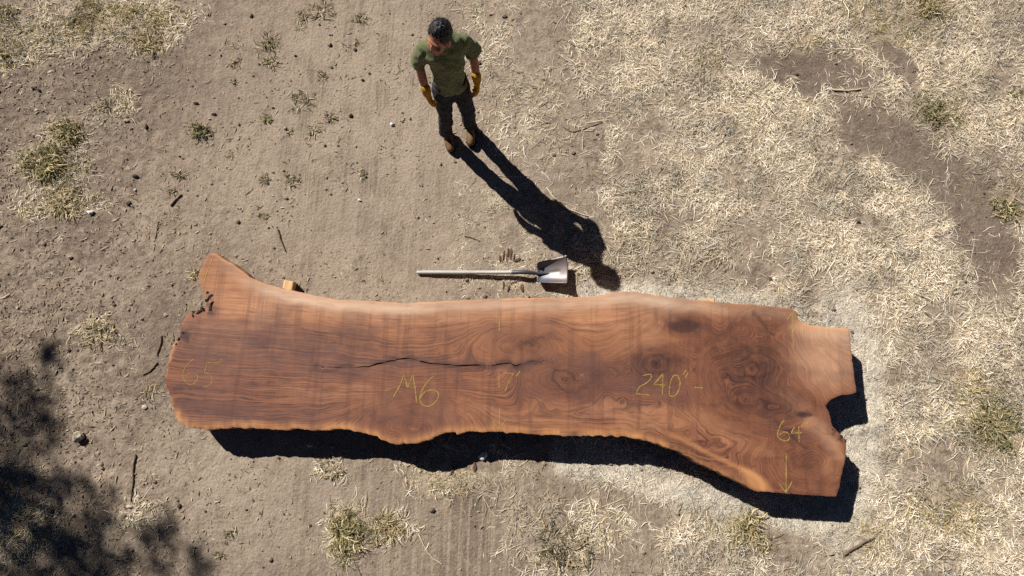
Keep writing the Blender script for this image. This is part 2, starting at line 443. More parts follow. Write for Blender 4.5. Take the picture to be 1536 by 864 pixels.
TONES = [(395, 520, 60, 10, 8, -.7), (520, 508, 70, 10, 6, -.7), (560, 532, 60, 12, -4, -.5), (655, 515, 22, 22, 0, -.6), (790, 520, 34, 12, -10, -.9), (830, 500, 30, 8, -40, -.8), (860, 575, 34, 26, 30, -.7),
         (905, 565, 40, 14, -15, -.6), (984, 548, 30, 22, 0, -1.0), (1028, 487, 26, 14, 0, -1.2), (1090, 520, 40, 26, 0, -.6), (1140, 545, 60, 40, 0, -.7), (1150, 600, 60, 24, 10, -.9), (1110, 590, 36, 26, 0, -.6),
         (1205, 622, 16, 6, 0, -1.4), (1180, 660, 34, 20, 40, -.8), (1180, 690, 40, 10, -10, -.5), (1060, 690, 60, 9, 26, -.9), (1000, 664, 40, 8, 18, -.6), (1210, 728, 60, 10, 2, -.5), (620, 600, 14, 40, 10, -.5),
         (690, 560, 8, 60, 0, -.4), (770, 560, 8, 50, 4, -.4), (600, 480, 8, 30, 0, -.4), (330, 600, 60, 30, 0, -.4), (450, 622, 170, 6, 2, -.4), (260, 590, 14, 40, 10, -.6),
         (360, 440, 60, 30, 30, .5), (480, 470, 150, 16, 4, .7), (700, 470, 200, 12, 0, .6), (900, 470, 120, 22, 0, .8), (960, 505, 60, 26, 0, .4), (1070, 462, 40, 12, 0, .6), (1235, 535, 50, 46, 0, .8), (1240, 495, 44, 8, 3, .6),
         (1225, 640, 60, 9, 52, .8), (1250, 690, 16, 30, 0, .4), (800, 620, 180, 16, 0, .35), (950, 620, 90, 16, 8, .4), (500, 590, 180, 14, 0, .25), (1090, 650, 60, 14, 30, .4), (350, 480, 60, 16, 0, .4)]

def slab_fields(u, v, dl, dt, da):
    vt = interp(u, [(240, 425), (330, 432), (450, 440), (600, 455), (930, 440), (1180, 455), (1300, 470)])
    vb = interp(u, [(240, 636), (500, 645), (600, 664), (700, 649), (940, 656), (1020, 680), (1140, 735), (1300, 800)])
    wig = fbm(u / 330, v / 120, 3, 4) - .5
    cr = (v - vt) / (vb - vt)
    gv = cr * 205 + wig * 18
    right = ss(860, 1050, u)
    gv = gv + right * (fbm(u / 75, v / 50, 4, 14) - .5) * 50 + right * (fbm(u / 13, v / 9, 2, 15) - .5) * 7 + (fbm(u / 26, v / 14, 2, 24) - .5) * 5
    gl = u + (fbm(u / 90, v / 90, 2, 34) - .5) * 40
    dk = np.zeros_like(u)
    KN = [(845, 569, 40, 24, 1.6, .55), (1137, 548, 62, 42, 1.5, .75), (984, 545, 46, 32, 1.3, .75), (1116, 596, 40, 26, 1.4, .35), (790, 518, 46, 20, 1.2, .55),
          (1206, 622, 12, 6, 1, 1.2), (1030, 486, 34, 18, 1.1, .8), (1085, 560, 30, 40, 1.2, .5), (1160, 610, 60, 30, 1.2, .55), (622, 640, 60, 30, 1.2, .2), (1150, 478, 50, 22, 1.4, .25),
          (1215, 690, 60, 40, 1.1, .15), (900, 560, 40, 18, 1.1, .4)]
    for cu, cv, ru, rv, k, dd in KN:
        uu = u - cu + (fbm(u / 22, v / 22, 2, 44) - .5) * 14; v2 = v - cv + (fbm(u / 22, v / 22, 2, 54) - .5) * 14
        r = np.sqrt((uu / ru) ** 2 + (v2 / rv) ** 2)
        w = np.exp(-r ** 2 * .9)
        gv = gv * (1 - w) + w * (r * rv * k + cv)
        dk = np.maximum(dk, dd * np.exp(-(r * 1.5) ** 2) * (.55 + .8 * fbm(u / 14, v / 14, 2, 64)))
        if dd >= .5: dk = np.maximum(dk, .62 * (.5 + .5 * np.cos(r * 13)) * np.exp(-(r * 1.15) ** 2) * (.5 + .7 * fbm(u / 16, v / 16, 2, 66)))
        dk = np.maximum(dk, dd * .55 * np.exp(-((r - .75) * 5) ** 2) * ss(.4, .7, fbm(u / 20, v / 20, 2, 65)))
    wu, wv = u + (fbm(u / 9, v / 9, 2, 301) - .5) * 9, v + (fbm(u / 9, v / 9, 2, 302) - .5) * 7
    dk = np.maximum(dk, .85 * blob(wu, wv, 1028, 489, 25, 10, -4, .35) * (v > 478)); dk = np.maximum(dk, 1.0 * blob(wu, wv, 1205, 622, 13, 4, 4, .5))
    for cu, cv, a_, b_, an in ((845, 570, 19, 13, 25), (1137, 548, 25, 18, 0), (984, 546, 20, 15, 0)):
        c_, s_ = math.cos(math.radians(an)), math.sin(math.radians(an)); du, dv = wu - cu, wv - cv
        rr = np.sqrt(((du * c_ + dv * s_) / a_) ** 2 + ((-du * s_ + dv * c_) / b_) ** 2)
        dk = np.maximum(dk, .9 * np.exp(-((rr - 1) / .13) ** 2) * ss(.25, .5, fbm(u / 12, v / 12, 2, 303)))
        dk = np.maximum(dk, .6 * np.exp(-((rr - 1.5) / .12) ** 2) * ss(.4, .6, fbm(u / 14, v / 14, 2, 304)))
        dk = np.maximum(dk, .75 * np.exp(-(rr / .35) ** 2)); dk = np.where(rr < .8, dk * (.45 + .55 * (rr < .4)), dk)
    cv0 = np.interp(u, [p[0] for p in CRACK], [p[1] for p in CRACK])
    dk = np.maximum(dk, np.where((u > 470) & (u < 830), .8 * np.exp(-((v - cv0 + (fbm(u / 16, v / 16, 2, 311) - .5) * 9) / 4.5) ** 2) * ss(.3, .6, fbm(u / 22, v / 8, 2, 312)), 0))
    # bark inclusions along the left end and the notch
    for cu, cv, r in ((312, 452, 9), (300, 468, 11), (316, 466, 9), (275, 502, 12), (283, 507, 9), (1250, 648, 7), (1262, 660, 6)):
        dk = np.maximum(dk, 1.1 * ss(.3, .6, fbm(u / 7, v / 7, 2, 74)) * np.exp(-((u - cu) ** 2 + (v - cv) ** 2) / r ** 2))
    # dark checks in the crotch
    for (a, b), w_ in ((((1150, 622), (1210, 672)), 1.6), (((1130, 470), (1160, 500)), 1.5)):
        t = np.clip(((u - a[0]) * (b[0] - a[0]) + (v - a[1]) * (b[1] - a[1])) / ((b[0] - a[0]) ** 2 + (b[1] - a[1]) ** 2), 0, 1)
        q = np.hypot(u - a[0] - t * (b[0] - a[0]), v - a[1] - t * (b[1] - a[1]) + (fbm(u / 20, v / 20, 2, 84) - .5) * 14)
        dk = np.maximum(dk, .75 * np.exp(-(q / w_ / 2.2) ** 2))
    n = fbm(u / 60, v / 30, 4, 94)
    purple = .75 * blob(u + (n - .5) * 120, v + (n - .5) * 60, 440, 525, 170, 42, 6, .7) + .75 * blob(u + (n - .5) * 120, v, 310, 585, 60, 60, 0, .8)
    cv_ = np.interp(u, [p[0] for p in CRACK], [p[1] for p in CRACK])
    purple = purple + np.where((u > 440) & (u < 900), 1.1 * np.exp(-((v - cv_ + (n - .5) * 26) / 11) ** 2) * (.4 + 1.1 * fbm(u / 12, v / 7, 2, 211)), 0)
    purple = purple + .45 * ss(.52, .66, n) + .4 * blob(u, v, 400, 620, 160, 14, 3, .7) + .55 * blob(u, v, 900, 575, 120, 40, 0, .8)
    sap = np.exp(-(dl / .05) ** 2) * (.1 + 1.3 * fbm(u / 30, v / 30, 3, 104)) * (.4 + 1.1 * fbm(u / 3.5, v / 40, 2, 108))
    sap = sap + .9 * np.exp(-(dt / .022) ** 2) * fbm(u / 20, v / 20, 3, 107)
    sap = sap * (1 - .6 * ss(960, 1040, u)) + .5 * np.exp(-((dl - .11) / .02) ** 2) * ss(950, 1040, u)
    sap = sap + .7 * blob(u, v, 1135, 722, 28, 10, 40, .5) + .8 * blob(u, v, 1235, 490, 50, 9, 4, .5) * np.exp(-(dt / .07) ** 2)
    sap = sap + .7 * np.exp(-(da / .02) ** 2) * (u < 275) * ss(.35, .6, fbm(u / 9, v / 9, 2, 99))
    bleach_sheen = 1.25 * np.exp(-((dt - .055) / .06) ** 2) * interp(u, [(318, .0), (380, .35), (440, 1), (540, .9), (700, .55), (860, .5), (930, .8), (1010, .7), (1090, .25), (1200, .2), (1280, .3)])  # bleached band along the upper edge, with its pale sheen painted in
    bleach_sheen = bleach_sheen * (.55 + .7 * fbm(u / 40, v / 16, 3, 114)) + .30 * blob(u, v, 1240, 530, 50, 45, 0, .8)
    bleach_sheen = bleach_sheen + .1 * blob(u, v, 1225, 640, 70, 14, 48, .7)
    tone = np.zeros_like(u); nn = fbm(u / 34, v / 20, 4, 204) - .5; n4 = fbm(u / 15, v / 9, 3, 205)
    for cu, cv, ru, rv, an, k in TONES:
        tone = tone + k * blob(u + nn * 60, v + nn * 34, cu, cv, ru, rv, an, .85) * (.45 + 1.1 * n4)
    top = ss(.75, .1, cr) * ss(1040, 820, u)
    return dict(gv=gv / 168, gl=gl / 168, knot=np.clip(dk, 0, 1), purple=np.clip(purple, 0, 1), sap=np.clip(sap, 0, 1), bleach_sheen=np.clip(bleach_sheen, 0, 1), lightness=top, heartwood=np.clip(-tone, 0, 1), palewood=np.clip(tone, 0, 1))

flds = slab_fields(su, sv, d_low, d_top, d_all)
crk = np.zeros(nv_top); crk[is_c] = 1
# sides: rings below the loop
idx_loop = np.full(NL, -1)
for i, o_ in enumerate(orig):
    if 0 <= o_ < NL: idx_loop[o_] = i
lm_ = idx_loop >= 0
ring_ids = [idx_loop[lm_]]
L = loop[lm_]; Nn = nor[lm_]; nL = len(L); la = arc[lm_]
live = LIVE[lm_].astype(float)
V = [np.column_stack([vo, z_top])]; allf = {k: [f] for k, f in flds.items()}; allc = [crk]; barkf = [np.zeros(nv_top)]
base = nv_top
for k, (dz, off_l, off_s) in enumerate(((-.04, .006, .001), (-.09, .008, .002), (-.16, -.002, .002), (-THICK, -.012, 0))):
    o_ = (off_l * live + off_s * (1 - live)) + (fbm(la / .08, la * 0 + k * .6, 3, 120) - .5) * .012 * live
    V.append(np.column_stack([L + Nn * o_[:, None], np.full(nL, ZT + dz)]))
    for n_, f in flds.items(): allf[n_].append(f[ring_ids[0]])
    allc.append(np.zeros(nL)); barkf.append(live * (.3 + .2 * k))
    ring_ids.append(np.arange(base, base + nL)); base += nL
sidef = []
for a, b in zip(ring_ids[:-1], ring_ids[1:]):
    a2, b2 = np.roll(a, -1), np.roll(b, -1)
    sidef += list(np.stack([a, b2, b], 1)) + list(np.stack([a, a2, b2], 1))
# orient top triangles upwards
p0, p1, p2 = vo[tri[:, 0]], vo[tri[:, 1]], vo[tri[:, 2]]
cr_ = (p1[:, 0] - p0[:, 0]) * (p2[:, 1] - p0[:, 1]) - (p1[:, 1] - p0[:, 1]) * (p2[:, 0] - p0[:, 0])
tri[cr_ < 0] = tri[cr_ < 0][:, ::-1]
# underside: the same triangulation dropped, using only the boundary
vb_, _, fb_, ob_, _, _ = delaunay_2d_cdt([Vector(p) for p in V[-1][:, :2]], [(i, (i + 1) % nL) for i in range(nL)], [list(range(nL))], 1, 1e-6)
omap = [o_[0] if len(o_) else 0 for o_ in ob_]
botf = [[ring_ids[-1][omap[i]] for i in reversed(f)] for f in fb_ if len(f) == 3]
faces = np.vstack([tri, np.array(sidef), np.array(botf)])
attrs = {n_: np.concatenate(f) for n_, f in allf.items()}
attrs['crack'] = np.concatenate(allc); attrs['bark'] = np.concatenate(barkf)

def walnut_material():
    M = NT('walnut_slab', .55, .35)
    c = M.coord()
    gv, gl = M.attr('gv'), M.attr('gl')
    w = M.comb(M.math('MULTIPLY', gl, 1.0), gv)
    band = M.noise(M.mapping(w, (.8, 24, 1)), 1.0, 5, .68)
    line = M.noise(M.mapping(w, (1.5, 78, 1)), 1.0, 3, .62, .2)
    fibre = M.noise(M.mapping(w, (7, 120, 1)), 1.0, 3, .65)
    chat = M.noise(M.mapping(c, (16, .9, 1)), 1.0, 3, .6)          # saw marks across the slab
    chat2 = M.noise(M.mapping(c, (70, 2, 1)), 1.0, 2, .5)
    blot = M.noise(c, 2.6, 4, .6)
    a = M.ramp(band, [(.25, srgb(92, 52, 38)), (.42, srgb(122, 74, 51)), (.58, srgb(141, 88, 60)), (.75, srgb(162, 106, 73))])
    brk = M.rng(M.noise(c, 9, 4, .65), .36, .60, .25, 1.0)
    a = M.mix(M.math('MULTIPLY', M.math('MULTIPLY', M.rng(line, .49, .60), .9), brk), a, srgb(66, 40, 33))
    a = M.mix(M.math('MULTIPLY', M.rng(M.noise(M.mapping(c, (1, 1.8, 1)), 5.5, 5, .65), .52, .68), .5), a, srgb(78, 48, 40))
    a = M.mix(M.math('MULTIPLY', M.rng(line, .46, .34), .34), a, srgb(164, 114, 80))
    a = M.mix(M.math('MULTIPLY', M.attr('lightness'), M.rng(band, .3, .6, .2, .6)), a, srgb(172, 116, 78))
    a = M.mix(M.math('MULTIPLY', M.attr('heartwood'), M.math('MULTIPLY', brk, M.rng(line, .40, .58, .30, 1.0))), a, srgb(68, 40, 33))
    a = M.mix(M.math('MULTIPLY', M.attr('palewood'), M.rng(band, .3, .65, .35, .85)), a, srgb(188, 134, 96))
    a = M.mix(M.math('MULTIPLY', M.attr('purple'), M.rng(M.math('ADD', blot, M.math('MULTIPLY', line, .5)), .5, .95, .22, .72)), a, srgb(90, 64, 62))
    a = M.mix(M.math('MULTIPLY', M.rng(fibre, .53, .68), .45), a, srgb(72, 46, 38))
    a = M.mix(M.math('MULTIPLY', M.rng(chat, .5, .66), .34), a, srgb(84, 52, 43))
    a = M.mix(M.math('MULTIPLY', M.attr('sap'), .85), a, srgb(196, 138, 86))
    a = M.mix(M.math('MULTIPLY', M.attr('bleach_sheen'), M.rng(M.noise(M.mapping(w, (3, 20, 1)), 1, 3, .6), .25, .6, .45, .85)), a, srgb(212, 180, 152))  # whitish mix: bleached wood plus the sheen put into the colour
    a = M.mix(M.math('MULTIPLY', M.attr('knot'), M.rng(line, .3, .6, .6, 1.0)), a, srgb(56, 36, 33))
    a = M.mix(M.math('MULTIPLY', M.attr('bark'), .8), a, srgb(92, 66, 48))
    a = M.mix(M.rng(M.attr('crack'), .35, .8), a, srgb(30, 22, 22))
    hs = M.n('ShaderNodeHueSaturation'); hs.inputs['Saturation'].default_value = .98; hs.inputs['Value'].default_value = 1.03
    M.put(hs.inputs['Color'], a); M.base(hs.outputs[0])
    M.rough(M.rng(blot, .3, .7, .62, .8))
    h = M.math('ADD', M.math('MULTIPLY', line, .5), M.math('MULTIPLY', fibre, .35))
    M.bump(h, .35, .004)
    return M.m

slab_mat = walnut_material()
slab = obj('wood_slab', big_mesh('wood_slab', np.vstack(V), faces, attrs, smooth=True), slab_mat)
ev = np.empty(len(slab.data.edges) * 2, np.int32); slab.data.edges.foreach_get('vertices', ev); ev = ev.reshape(-1, 2)
kind_ = np.full(len(slab.data.vertices), 0); kind_[:nv_top] = np.where((orig >= 0) & (orig < NL), 1, np.where((orig >= NL) & (orig < NL + nc), 2, np.where((orig >= NL + nc) & (orig < NL + 2 * nc), 3, 0)))
shp = (kind_[ev[:, 0]] == kind_[ev[:, 1]]) & (kind_[ev[:, 0]] > 0)
slab.data.attributes.new('sharp_edge', 'BOOLEAN', 'EDGE').data.foreach_set('value', shp)
tag(slab, 'long live-edge walnut slab with yellow chalk measurements, raised on blocks', 'slab')

# chalk writing, laid as worn strokes on the sawn face
def chalk_material(name, wear):
    M = NT(name, .9, .1)
    c = M.coord()
    M.base(M.mix(M.noise(c, 40, 2), srgb(160, 136, 60), srgb(196, 174, 96)))
    tr = M.n('ShaderNodeBsdfTransparent'); mx = M.n('ShaderNodeMixShader')
    M.put(mx.inputs[0], M.math('MULTIPLY', wear, M.rng(M.noise(c, 60, 3, .7), .33, .52, .2, 1.0)))
    M.t.links.new(tr.outputs[0], mx.inputs[1]); M.t.links.new(M.p.outputs[0], mx.inputs[2])
    M.t.links.new(mx.outputs[0], M.t.nodes['Material Output'].inputs[0])
    return M.m
chalk, chalk_faint = chalk_material('yellow_chalk', .78), chalk_material('faded_yellow_chalk', .62)

def smooth_line(pl, n=9):
    pl = np.array(pl, float)
    if len(pl) < 3: 
        t = np.linspace(0, 1, n)[:, None]; return pl[0] * (1 - t) + pl[1] * t
    P_ = np.vstack([2 * pl[0] - pl[1], pl, 2 * pl[-1] - pl[-2]]); o_ = []
    for i in range(1, len(P_) - 2):
        for t in np.linspace(0, 1, n, endpoint=False):
            a, b, c, d = P_[i - 1:i + 3]
            o_.append(.5 * (2 * b + (c - a) * t + (2 * a - 5 * b + 4 * c - d) * t * t + (3 * b - a - 3 * c + d) * t ** 3))
    o_.append(pl[-1]); return np.array(o_)

def chalk_mark(strokes, label, width=1.55, sm=True):
    v, f = [], []
    for s_ in strokes:
        curve = sm and len(s_) > 5
        ln = smooth_line(s_) if curve else np.vstack([smooth_line([s_[i], s_[i + 1]], 6) for i in range(len(s_) - 1)])
        ln = ln[np.r_[True, np.linalg.norm(np.diff(ln, axis=0), axis=1) > 1e-6]]
        w_ = at(ln[:, 0], ln[:, 1], ZT)[:, :2]
        t = np.gradient(w_, axis=0); t /= np.linalg.norm(t, axis=1)[:, None] + 1e-9
        n_ = np.stack([-t[:, 1], t[:, 0]], 1)
        hw = width / 168 * .72 * (.28 + .6 * rng.random(len(w_)))[:, None]
        k = len(v)
        dz = ZT + .0022 - .004 * np.clip(1 - dist_to(w_, loop) / .016, 0, 1) ** 2
        for i in range(len(w_)):
            v.append((*(w_[i] + n_[i] * hw[i]), dz[i])); v.append((*(w_[i] - n_[i] * hw[i]), dz[i]))
            if i: f.append((k + 2 * i - 2, k + 2 * i - 1, k + 2 * i + 1, k + 2 * i))
    o_ = obj('chalk_mark', py_mesh('chalk_mark', v, f), chalk_faint if 'faint' in label else chalk, slab)
    o_['label'] = label

e0 = [(1004 + 0, 0)]
chalk_mark([[(590, 596), (600, 578), (606, 562), (611.5, 582), (619.5, 562), (623, 582), (625, 603)][:3], [(606, 562), (611.5, 582)], [(611.5, 582), (619.5, 562)], [(619.5, 562), (623, 584), (625, 604)],
            [(651, 564), (643, 571), (635, 582), (630.5, 593), (630, 600), (634, 607), (642, 609.5), (650, 606), (656, 599), (658, 592), (655, 587), (648, 585), (640, 586.5), (634, 591), (631, 597)]],
           'yellow chalk writing reading M6')
chalk_mark([[(749, 560), (748.5, 582)], [(756.5, 559.3), (770, 560.5)], [(770, 560.5), (764, 571), (758, 586)], [(775, 564), (780, 557)]], 'yellow chalk figure reading 17 inches')
chalk_mark([[(963, 564), (970, 562), (976, 561.5), (976.5, 567), (970, 574), (960, 580), (956, 586), (954, 590.5)], [(954, 590.5), (974, 592.5)],
            [(994.5, 560.5), (981, 576.5), (998, 578)], [(994.5, 560.5), (993.5, 592)],
            [(1018, 564), (1011, 563), (1006, 572), (1004, 584), (1004, 592), (1008, 594.5), (1014, 592), (1019, 582), (1020, 572), (1017, 565)],
            [(1025, 562), (1029, 555)], [(1027.5, 567), (1032, 559)], [(1042, 581), (1054, 582)]], 'yellow chalk figure reading 240 inches')
chalk_mark([[(1176, 630), (1171, 637), (1167, 647), (1167, 655), (1173, 660), (1180, 661), (1184, 657), (1182, 650), (1176, 648), (1169, 652)],
            [(1192, 640), (1186, 650), (1202, 649)], [(1198, 640), (1198.5, 663)], [(1201, 641), (1206, 634)], [(1206, 641), (1211, 634)]], 'yellow chalk figure reading 64 inches')
chalk_mark([[(291, 539), (285, 543), (279, 550), (275, 558), (275, 566), (278, 572), (284, 577), (290, 576), (296, 570), (296, 563), (290, 560), (280, 561)],
            [(311, 543.5), (309, 551), (307, 559)], [(311, 543.5), (327, 544.5)], [(307, 559), (313, 561), (318, 566), (318, 573), (312, 579), (304, 580)],
            [(327, 544.5), (333.5, 538.5)], [(330, 545), (335.5, 541)]], 'faint yellow chalk figure reading 65 inches', 1.25)
chalk_mark([[(1188, 470), (1189, 496), (1190, 523)], [(1181, 479), (1188, 469), (1195, 477)]], 'yellow chalk arrow at the upper right edge')
chalk_mark([[(1179, 680), (1179, 707), (1179, 738)], [(1168, 725), (1179, 739), (1188, 722)]], 'yellow chalk arrow at the lower right edge')
chalk_mark([[(749, 465), (749, 480), (749, 496)]], 'short yellow chalk line at the middle of the upper edge')
chalk_mark([[(750, 612), (749.5, 628), (749, 645)], [(739, 631), (749, 645), (758, 630)]], 'faint yellow chalk arrow at the middle of the lower edge')
chalk_mark([[(319, 388), (312, 405), (306, 423)]], 'yellow chalk line across the upper left horn')

# crumbling bark left in the notches of the slab
def chunk(n_sub=1, seed=0, squash=(1, 1, .6), rough_=.35):
    b = bmesh.new(); bmesh.ops.create_icosphere(b, subdivisions=n_sub, radius=1)
    r_ = random.Random(seed)
    ph = [r_.uniform(0, 6) for _ in range(6)]
    for v in b.verts:
        k = 1 + rough_ * (math.sin(v.co.x * 3.1 + ph[0]) * math.sin(v.co.y * 2.7 + ph[1]) + .6 * math.sin(v.co.z * 4.3 + ph[2]) * math.sin(v.co.x * 5 + ph[3])) + r_.uniform(-.5, .5) * rough_ * .6
        v.co = Vector((v.co.x * squash[0] * k, v.co.y * squash[1] * k, v.co.z * squash[2] * k))
    me = bpy.data.meshes.new('chunk'); b.to_mesh(me); b.free(); return me

def plain(name, c1, c2, scale=12, rough=.85, bump=.4, bd=.006, spec=.2, stretch=(1, 1, 1)):
    M = NT(name, rough, spec); c = M.mapping(M.coord(), stretch)
    n_ = M.noise(c, scale, 5, .65)
    M.base(M.ramp(n_, [(.3, c1), (.7, c2)])); M.bump(M.noise(c, scale * 3, 4, .6), bump, bd); return M.m

bark_mat = plain('dark_bark', srgb(26, 21, 18), srgb(72, 54, 40), 40)
for (u, v, r_) in ((310, 438, .022), (313, 447, .026), (315, 457, .026), (309, 464, .022), (300, 468, .026), (291, 471, .022), (273, 500, .018), (268, 509, .02), (264, 516, .016), (280, 476, .016), (1252, 645, .018), (1261, 655, .02), (1268, 663, .016)):
    p = at(u, v, ZT)
    me = chunk(2, int(u * 7 + v), (r_ * 1.4, r_ * .95, r_ * .7), .65)
    o_ = obj('bark', me, bark_mat, slab); o_.location = (p[0], p[1], ZT - .012); o_.rotation_euler = (0, 0, random.uniform(0, 3))

# bearers under the slab
wood_block = plain('sawn_fir', srgb(176, 128, 84), srgb(226, 190, 140), 9, .7, .3, .003, .3, (6, .6, 3))
def timber(u, v, width, length, ztop, label, yaw=0):
    b = bmesh.new(); bmesh.ops.create_cube(b, size=1)
    for q in b.verts: q.co = Vector((q.co.x * width, q.co.y * length - length / 2, q.co.z * ztop + ztop / 2))
    bmesh.ops.bevel(b, geom=b.edges[:], offset=.006, segments=1, affect='EDGES')
    bmesh.ops.subdivide_edges(b, edges=[e for e in b.edges if abs(e.verts[0].co.y - e.verts[1].co.y) > .5], cuts=9)
    for q in b.verts: q.co += Vector((random.uniform(-.003, .003), random.uniform(-.002, .002), 0))
    me = bpy.data.meshes.new('timber_bearer'); b.to_mesh(me); b.free()
    p = at(u, v, ztop)
    o_ = obj('timber_bearer', me, wood_block, None, (p[0], p[1], 0)); o_.rotation_euler.z = yaw
    tag(o_, label, 'timber', 'timber bearers under the slab'); return o_
timber(433, 421, .092, 1.15, ZT - THICK, 'squared timber end poking out under the upper left slab edge', -.06)
timber(1064, 447.8, .10, 1.25, ZT - THICK, 'squared timber end barely showing under the upper right slab edge', .03)

exec_person = True
# ================================================================== PERSON
def ring_loft(rings, seg=28, power=2.0):
    """rings: (cx,cy,cz, rx, ry, tilt_x, tilt_y) -> closed verts/faces"""
    v, f = [], []
    for (cx, cy, cz, rx, ry, *tl) in rings:
        tx, ty = (tl + [0, 0])[:2]
        E = Euler((tx, ty, 0)).to_matrix()
        for k in range(seg):
            a = 2 * math.pi * k / seg
            c, s = math.cos(a), math.sin(a)
            x = rx * math.copysign(abs(c) ** (2 / power), c); y = ry * math.copysign(abs(s) ** (2 / power), s)
            p = E @ Vector((x, y, 0)); v.append((cx + p.x, cy + p.y, cz + p.z))
    n = len(rings)
    for i in range(n - 1):
        for k in range(seg):
            f.append((i * seg + k, i * seg + (k + 1) % seg, (i + 1) * seg + (k + 1) % seg, (i + 1) * seg + k))
    f.append(tuple(reversed(range(seg)))); f.append(tuple(range((n - 1) * seg, n * seg)))
    return v, f

def limb(pts, seg=16, round_end=True):
    """tapered tube through (x,y,z,r) points with round ends"""
    pts = [(Vector(p[:3]), p[3]) for p in pts]
    P_ = []
    a, ra = pts[0]; b, rb = pts[1]; d = (a - b).normalized()
    for t in (1.0, .8, .45): P_.append((a + d * ra * t, max(ra * math.sqrt(max(0, 1 - t * t)), ra * .08), d * -1))
    for i, (p, r) in enumerate(pts):
        t = ((pts[min(i + 1, len(pts) - 1)][0] - pts[max(i - 1, 0)][0])).normalized(); P_.append((p, r, t))
    a, ra = pts[-1]; d = (a - pts[-2][0]).normalized()
    for t in (.45, .8, 1.0) if round_end else (): P_.append((a + d * ra * t, max(ra * math.sqrt(max(0, 1 - t * t)), ra * .08), d))
    v, f = [], []
    ref = Vector((0, 1, 0.13)).normalized()
    for p, r, t in P_:
        x = t.cross(ref); x = x.normalized() if x.length > .1 else t.cross(Vector((1, 0, 0))).normalized()
        y = t.cross(x).normalized()
        for k in range(seg):
            an = 2 * math.pi * k / seg; q = p + (x * math.cos(an) + y * math.sin(an)) * r; v.append(tuple(q))
    n = len(P_)
    for i in range(n - 1):
        for k in range(seg): f.append((i * seg + k, (i + 1) * seg + k, (i + 1) * seg + (k + 1) % seg, i * seg + (k + 1) % seg))
    f.append(tuple(range(seg))); f.append(tuple(reversed(range((n - 1) * seg, n * seg))))
    return v, f

def ellip(c, r, rot=(0, 0, 0)):
    b = bmesh.new(); bmesh.ops.create_icosphere(b, subdivisions=3, radius=1)
    E = Euler(rot).to_matrix()
    v = [tuple(Vector(c) + E @ Vector((q.co.x * r[0], q.co.y * r[1], q.co.z * r[2]))) for q in b.verts]
    f = [tuple(x.index for x in q.verts) for q in b.faces]; b.free(); return v, f

def merge(*parts):
    v, f = [], []
    for pv, pf in parts:
        k = len(v); v += list(pv); f += [tuple(i + k for i in q) for q in pf]
    return v, f

def fuse(name, part, voxel, smooth=4, fac=.5):
    """melt overlapping closed shells into one continuous skin"""
    me = py_mesh(name, *part)
    b = bmesh.new(); b.from_mesh(me); bmesh.ops.recalc_face_normals(b, faces=b.faces[:]); b.to_mesh(me); b.free()
    o_ = bpy.data.objects.new('tmp', me); col.objects.link(o_)
    r = o_.modifiers.new('r', 'REMESH'); r.mode = 'VOXEL'; r.voxel_size = voxel; r.use_smooth_shade = True
    s = o_.modifiers.new('s', 'SMOOTH'); s.factor = fac; s.iterations = smooth
    dg = bpy.context.evaluated_depsgraph_get(); dg.update()
    out = bpy.data.meshes.new_from_object(o_.evaluated_get(dg))
    bpy.data.objects.remove(o_); bpy.data.meshes.remove(me)
    out.name = name
    out.polygons.foreach_set('use_smooth', np.full(len(out.polygons), True))
    return out

def get_co(me):
    a = np.empty(len(me.vertices) * 3); me.vertices.foreach_get('co', a); return a.reshape(-1, 3)
def set_co(me, a): me.vertices.foreach_set('co', np.asarray(a, np.float32).ravel()); me.update()
def get_no(me):
    a = np.empty(len(me.vertices) * 3, np.float32); me.vertex_normals.foreach_get('vector', a); return a.reshape(-1, 3)

def wrinkle(me, amp, sc, seed, aniso=(1, 1, 1)):
    c = get_co(me); n_ = get_no(me)
    k = fbm((c[:, 0] + c[:, 1] * .7) / sc * aniso[0], (c[:, 2] + c[:, 1] * .4) / sc * aniso[2], 3, seed) - .5
    k = k + .6 * (np.abs(fbm((c[:, 0] * 1.3 + c[:, 2] * .8) / sc * .9, (c[:, 2] - c[:, 0] * .6 + c[:, 1]) / sc * .6, 2, seed + 5) - .5) * -2 + .25)
    set_co(me, c + n_ * (k * amp)[:, None])

# pose, metres: x to the picture's right, -y towards the slab, z up; feet on the ground
BODY_YAW = math.radians(16)
SH_R, EL_R, WR_R = (-.165, .03, 1.430), (-.228, .050, 1.205), (-.224, -.040, .985)
SH_L, EL_L, WR_L = (.165, .03, 1.435), (.236, .055, 1.210), (.238, -.030, .990)
HIP_R, KN_R, AN_R = (-.080, .0, .93), (-.108, -.035, .50), (-.135, .03, .10)
HIP_L, KN_L, AN_L = (.080, .01, .93), (.110, -.020, .50), (.130, .035, .10)
HEAD_ROT = Euler((math.radians(-6), 0, math.radians(-34) - BODY_YAW))       # turned to his right
HC = Vector((-.020, -.052, 1.655))

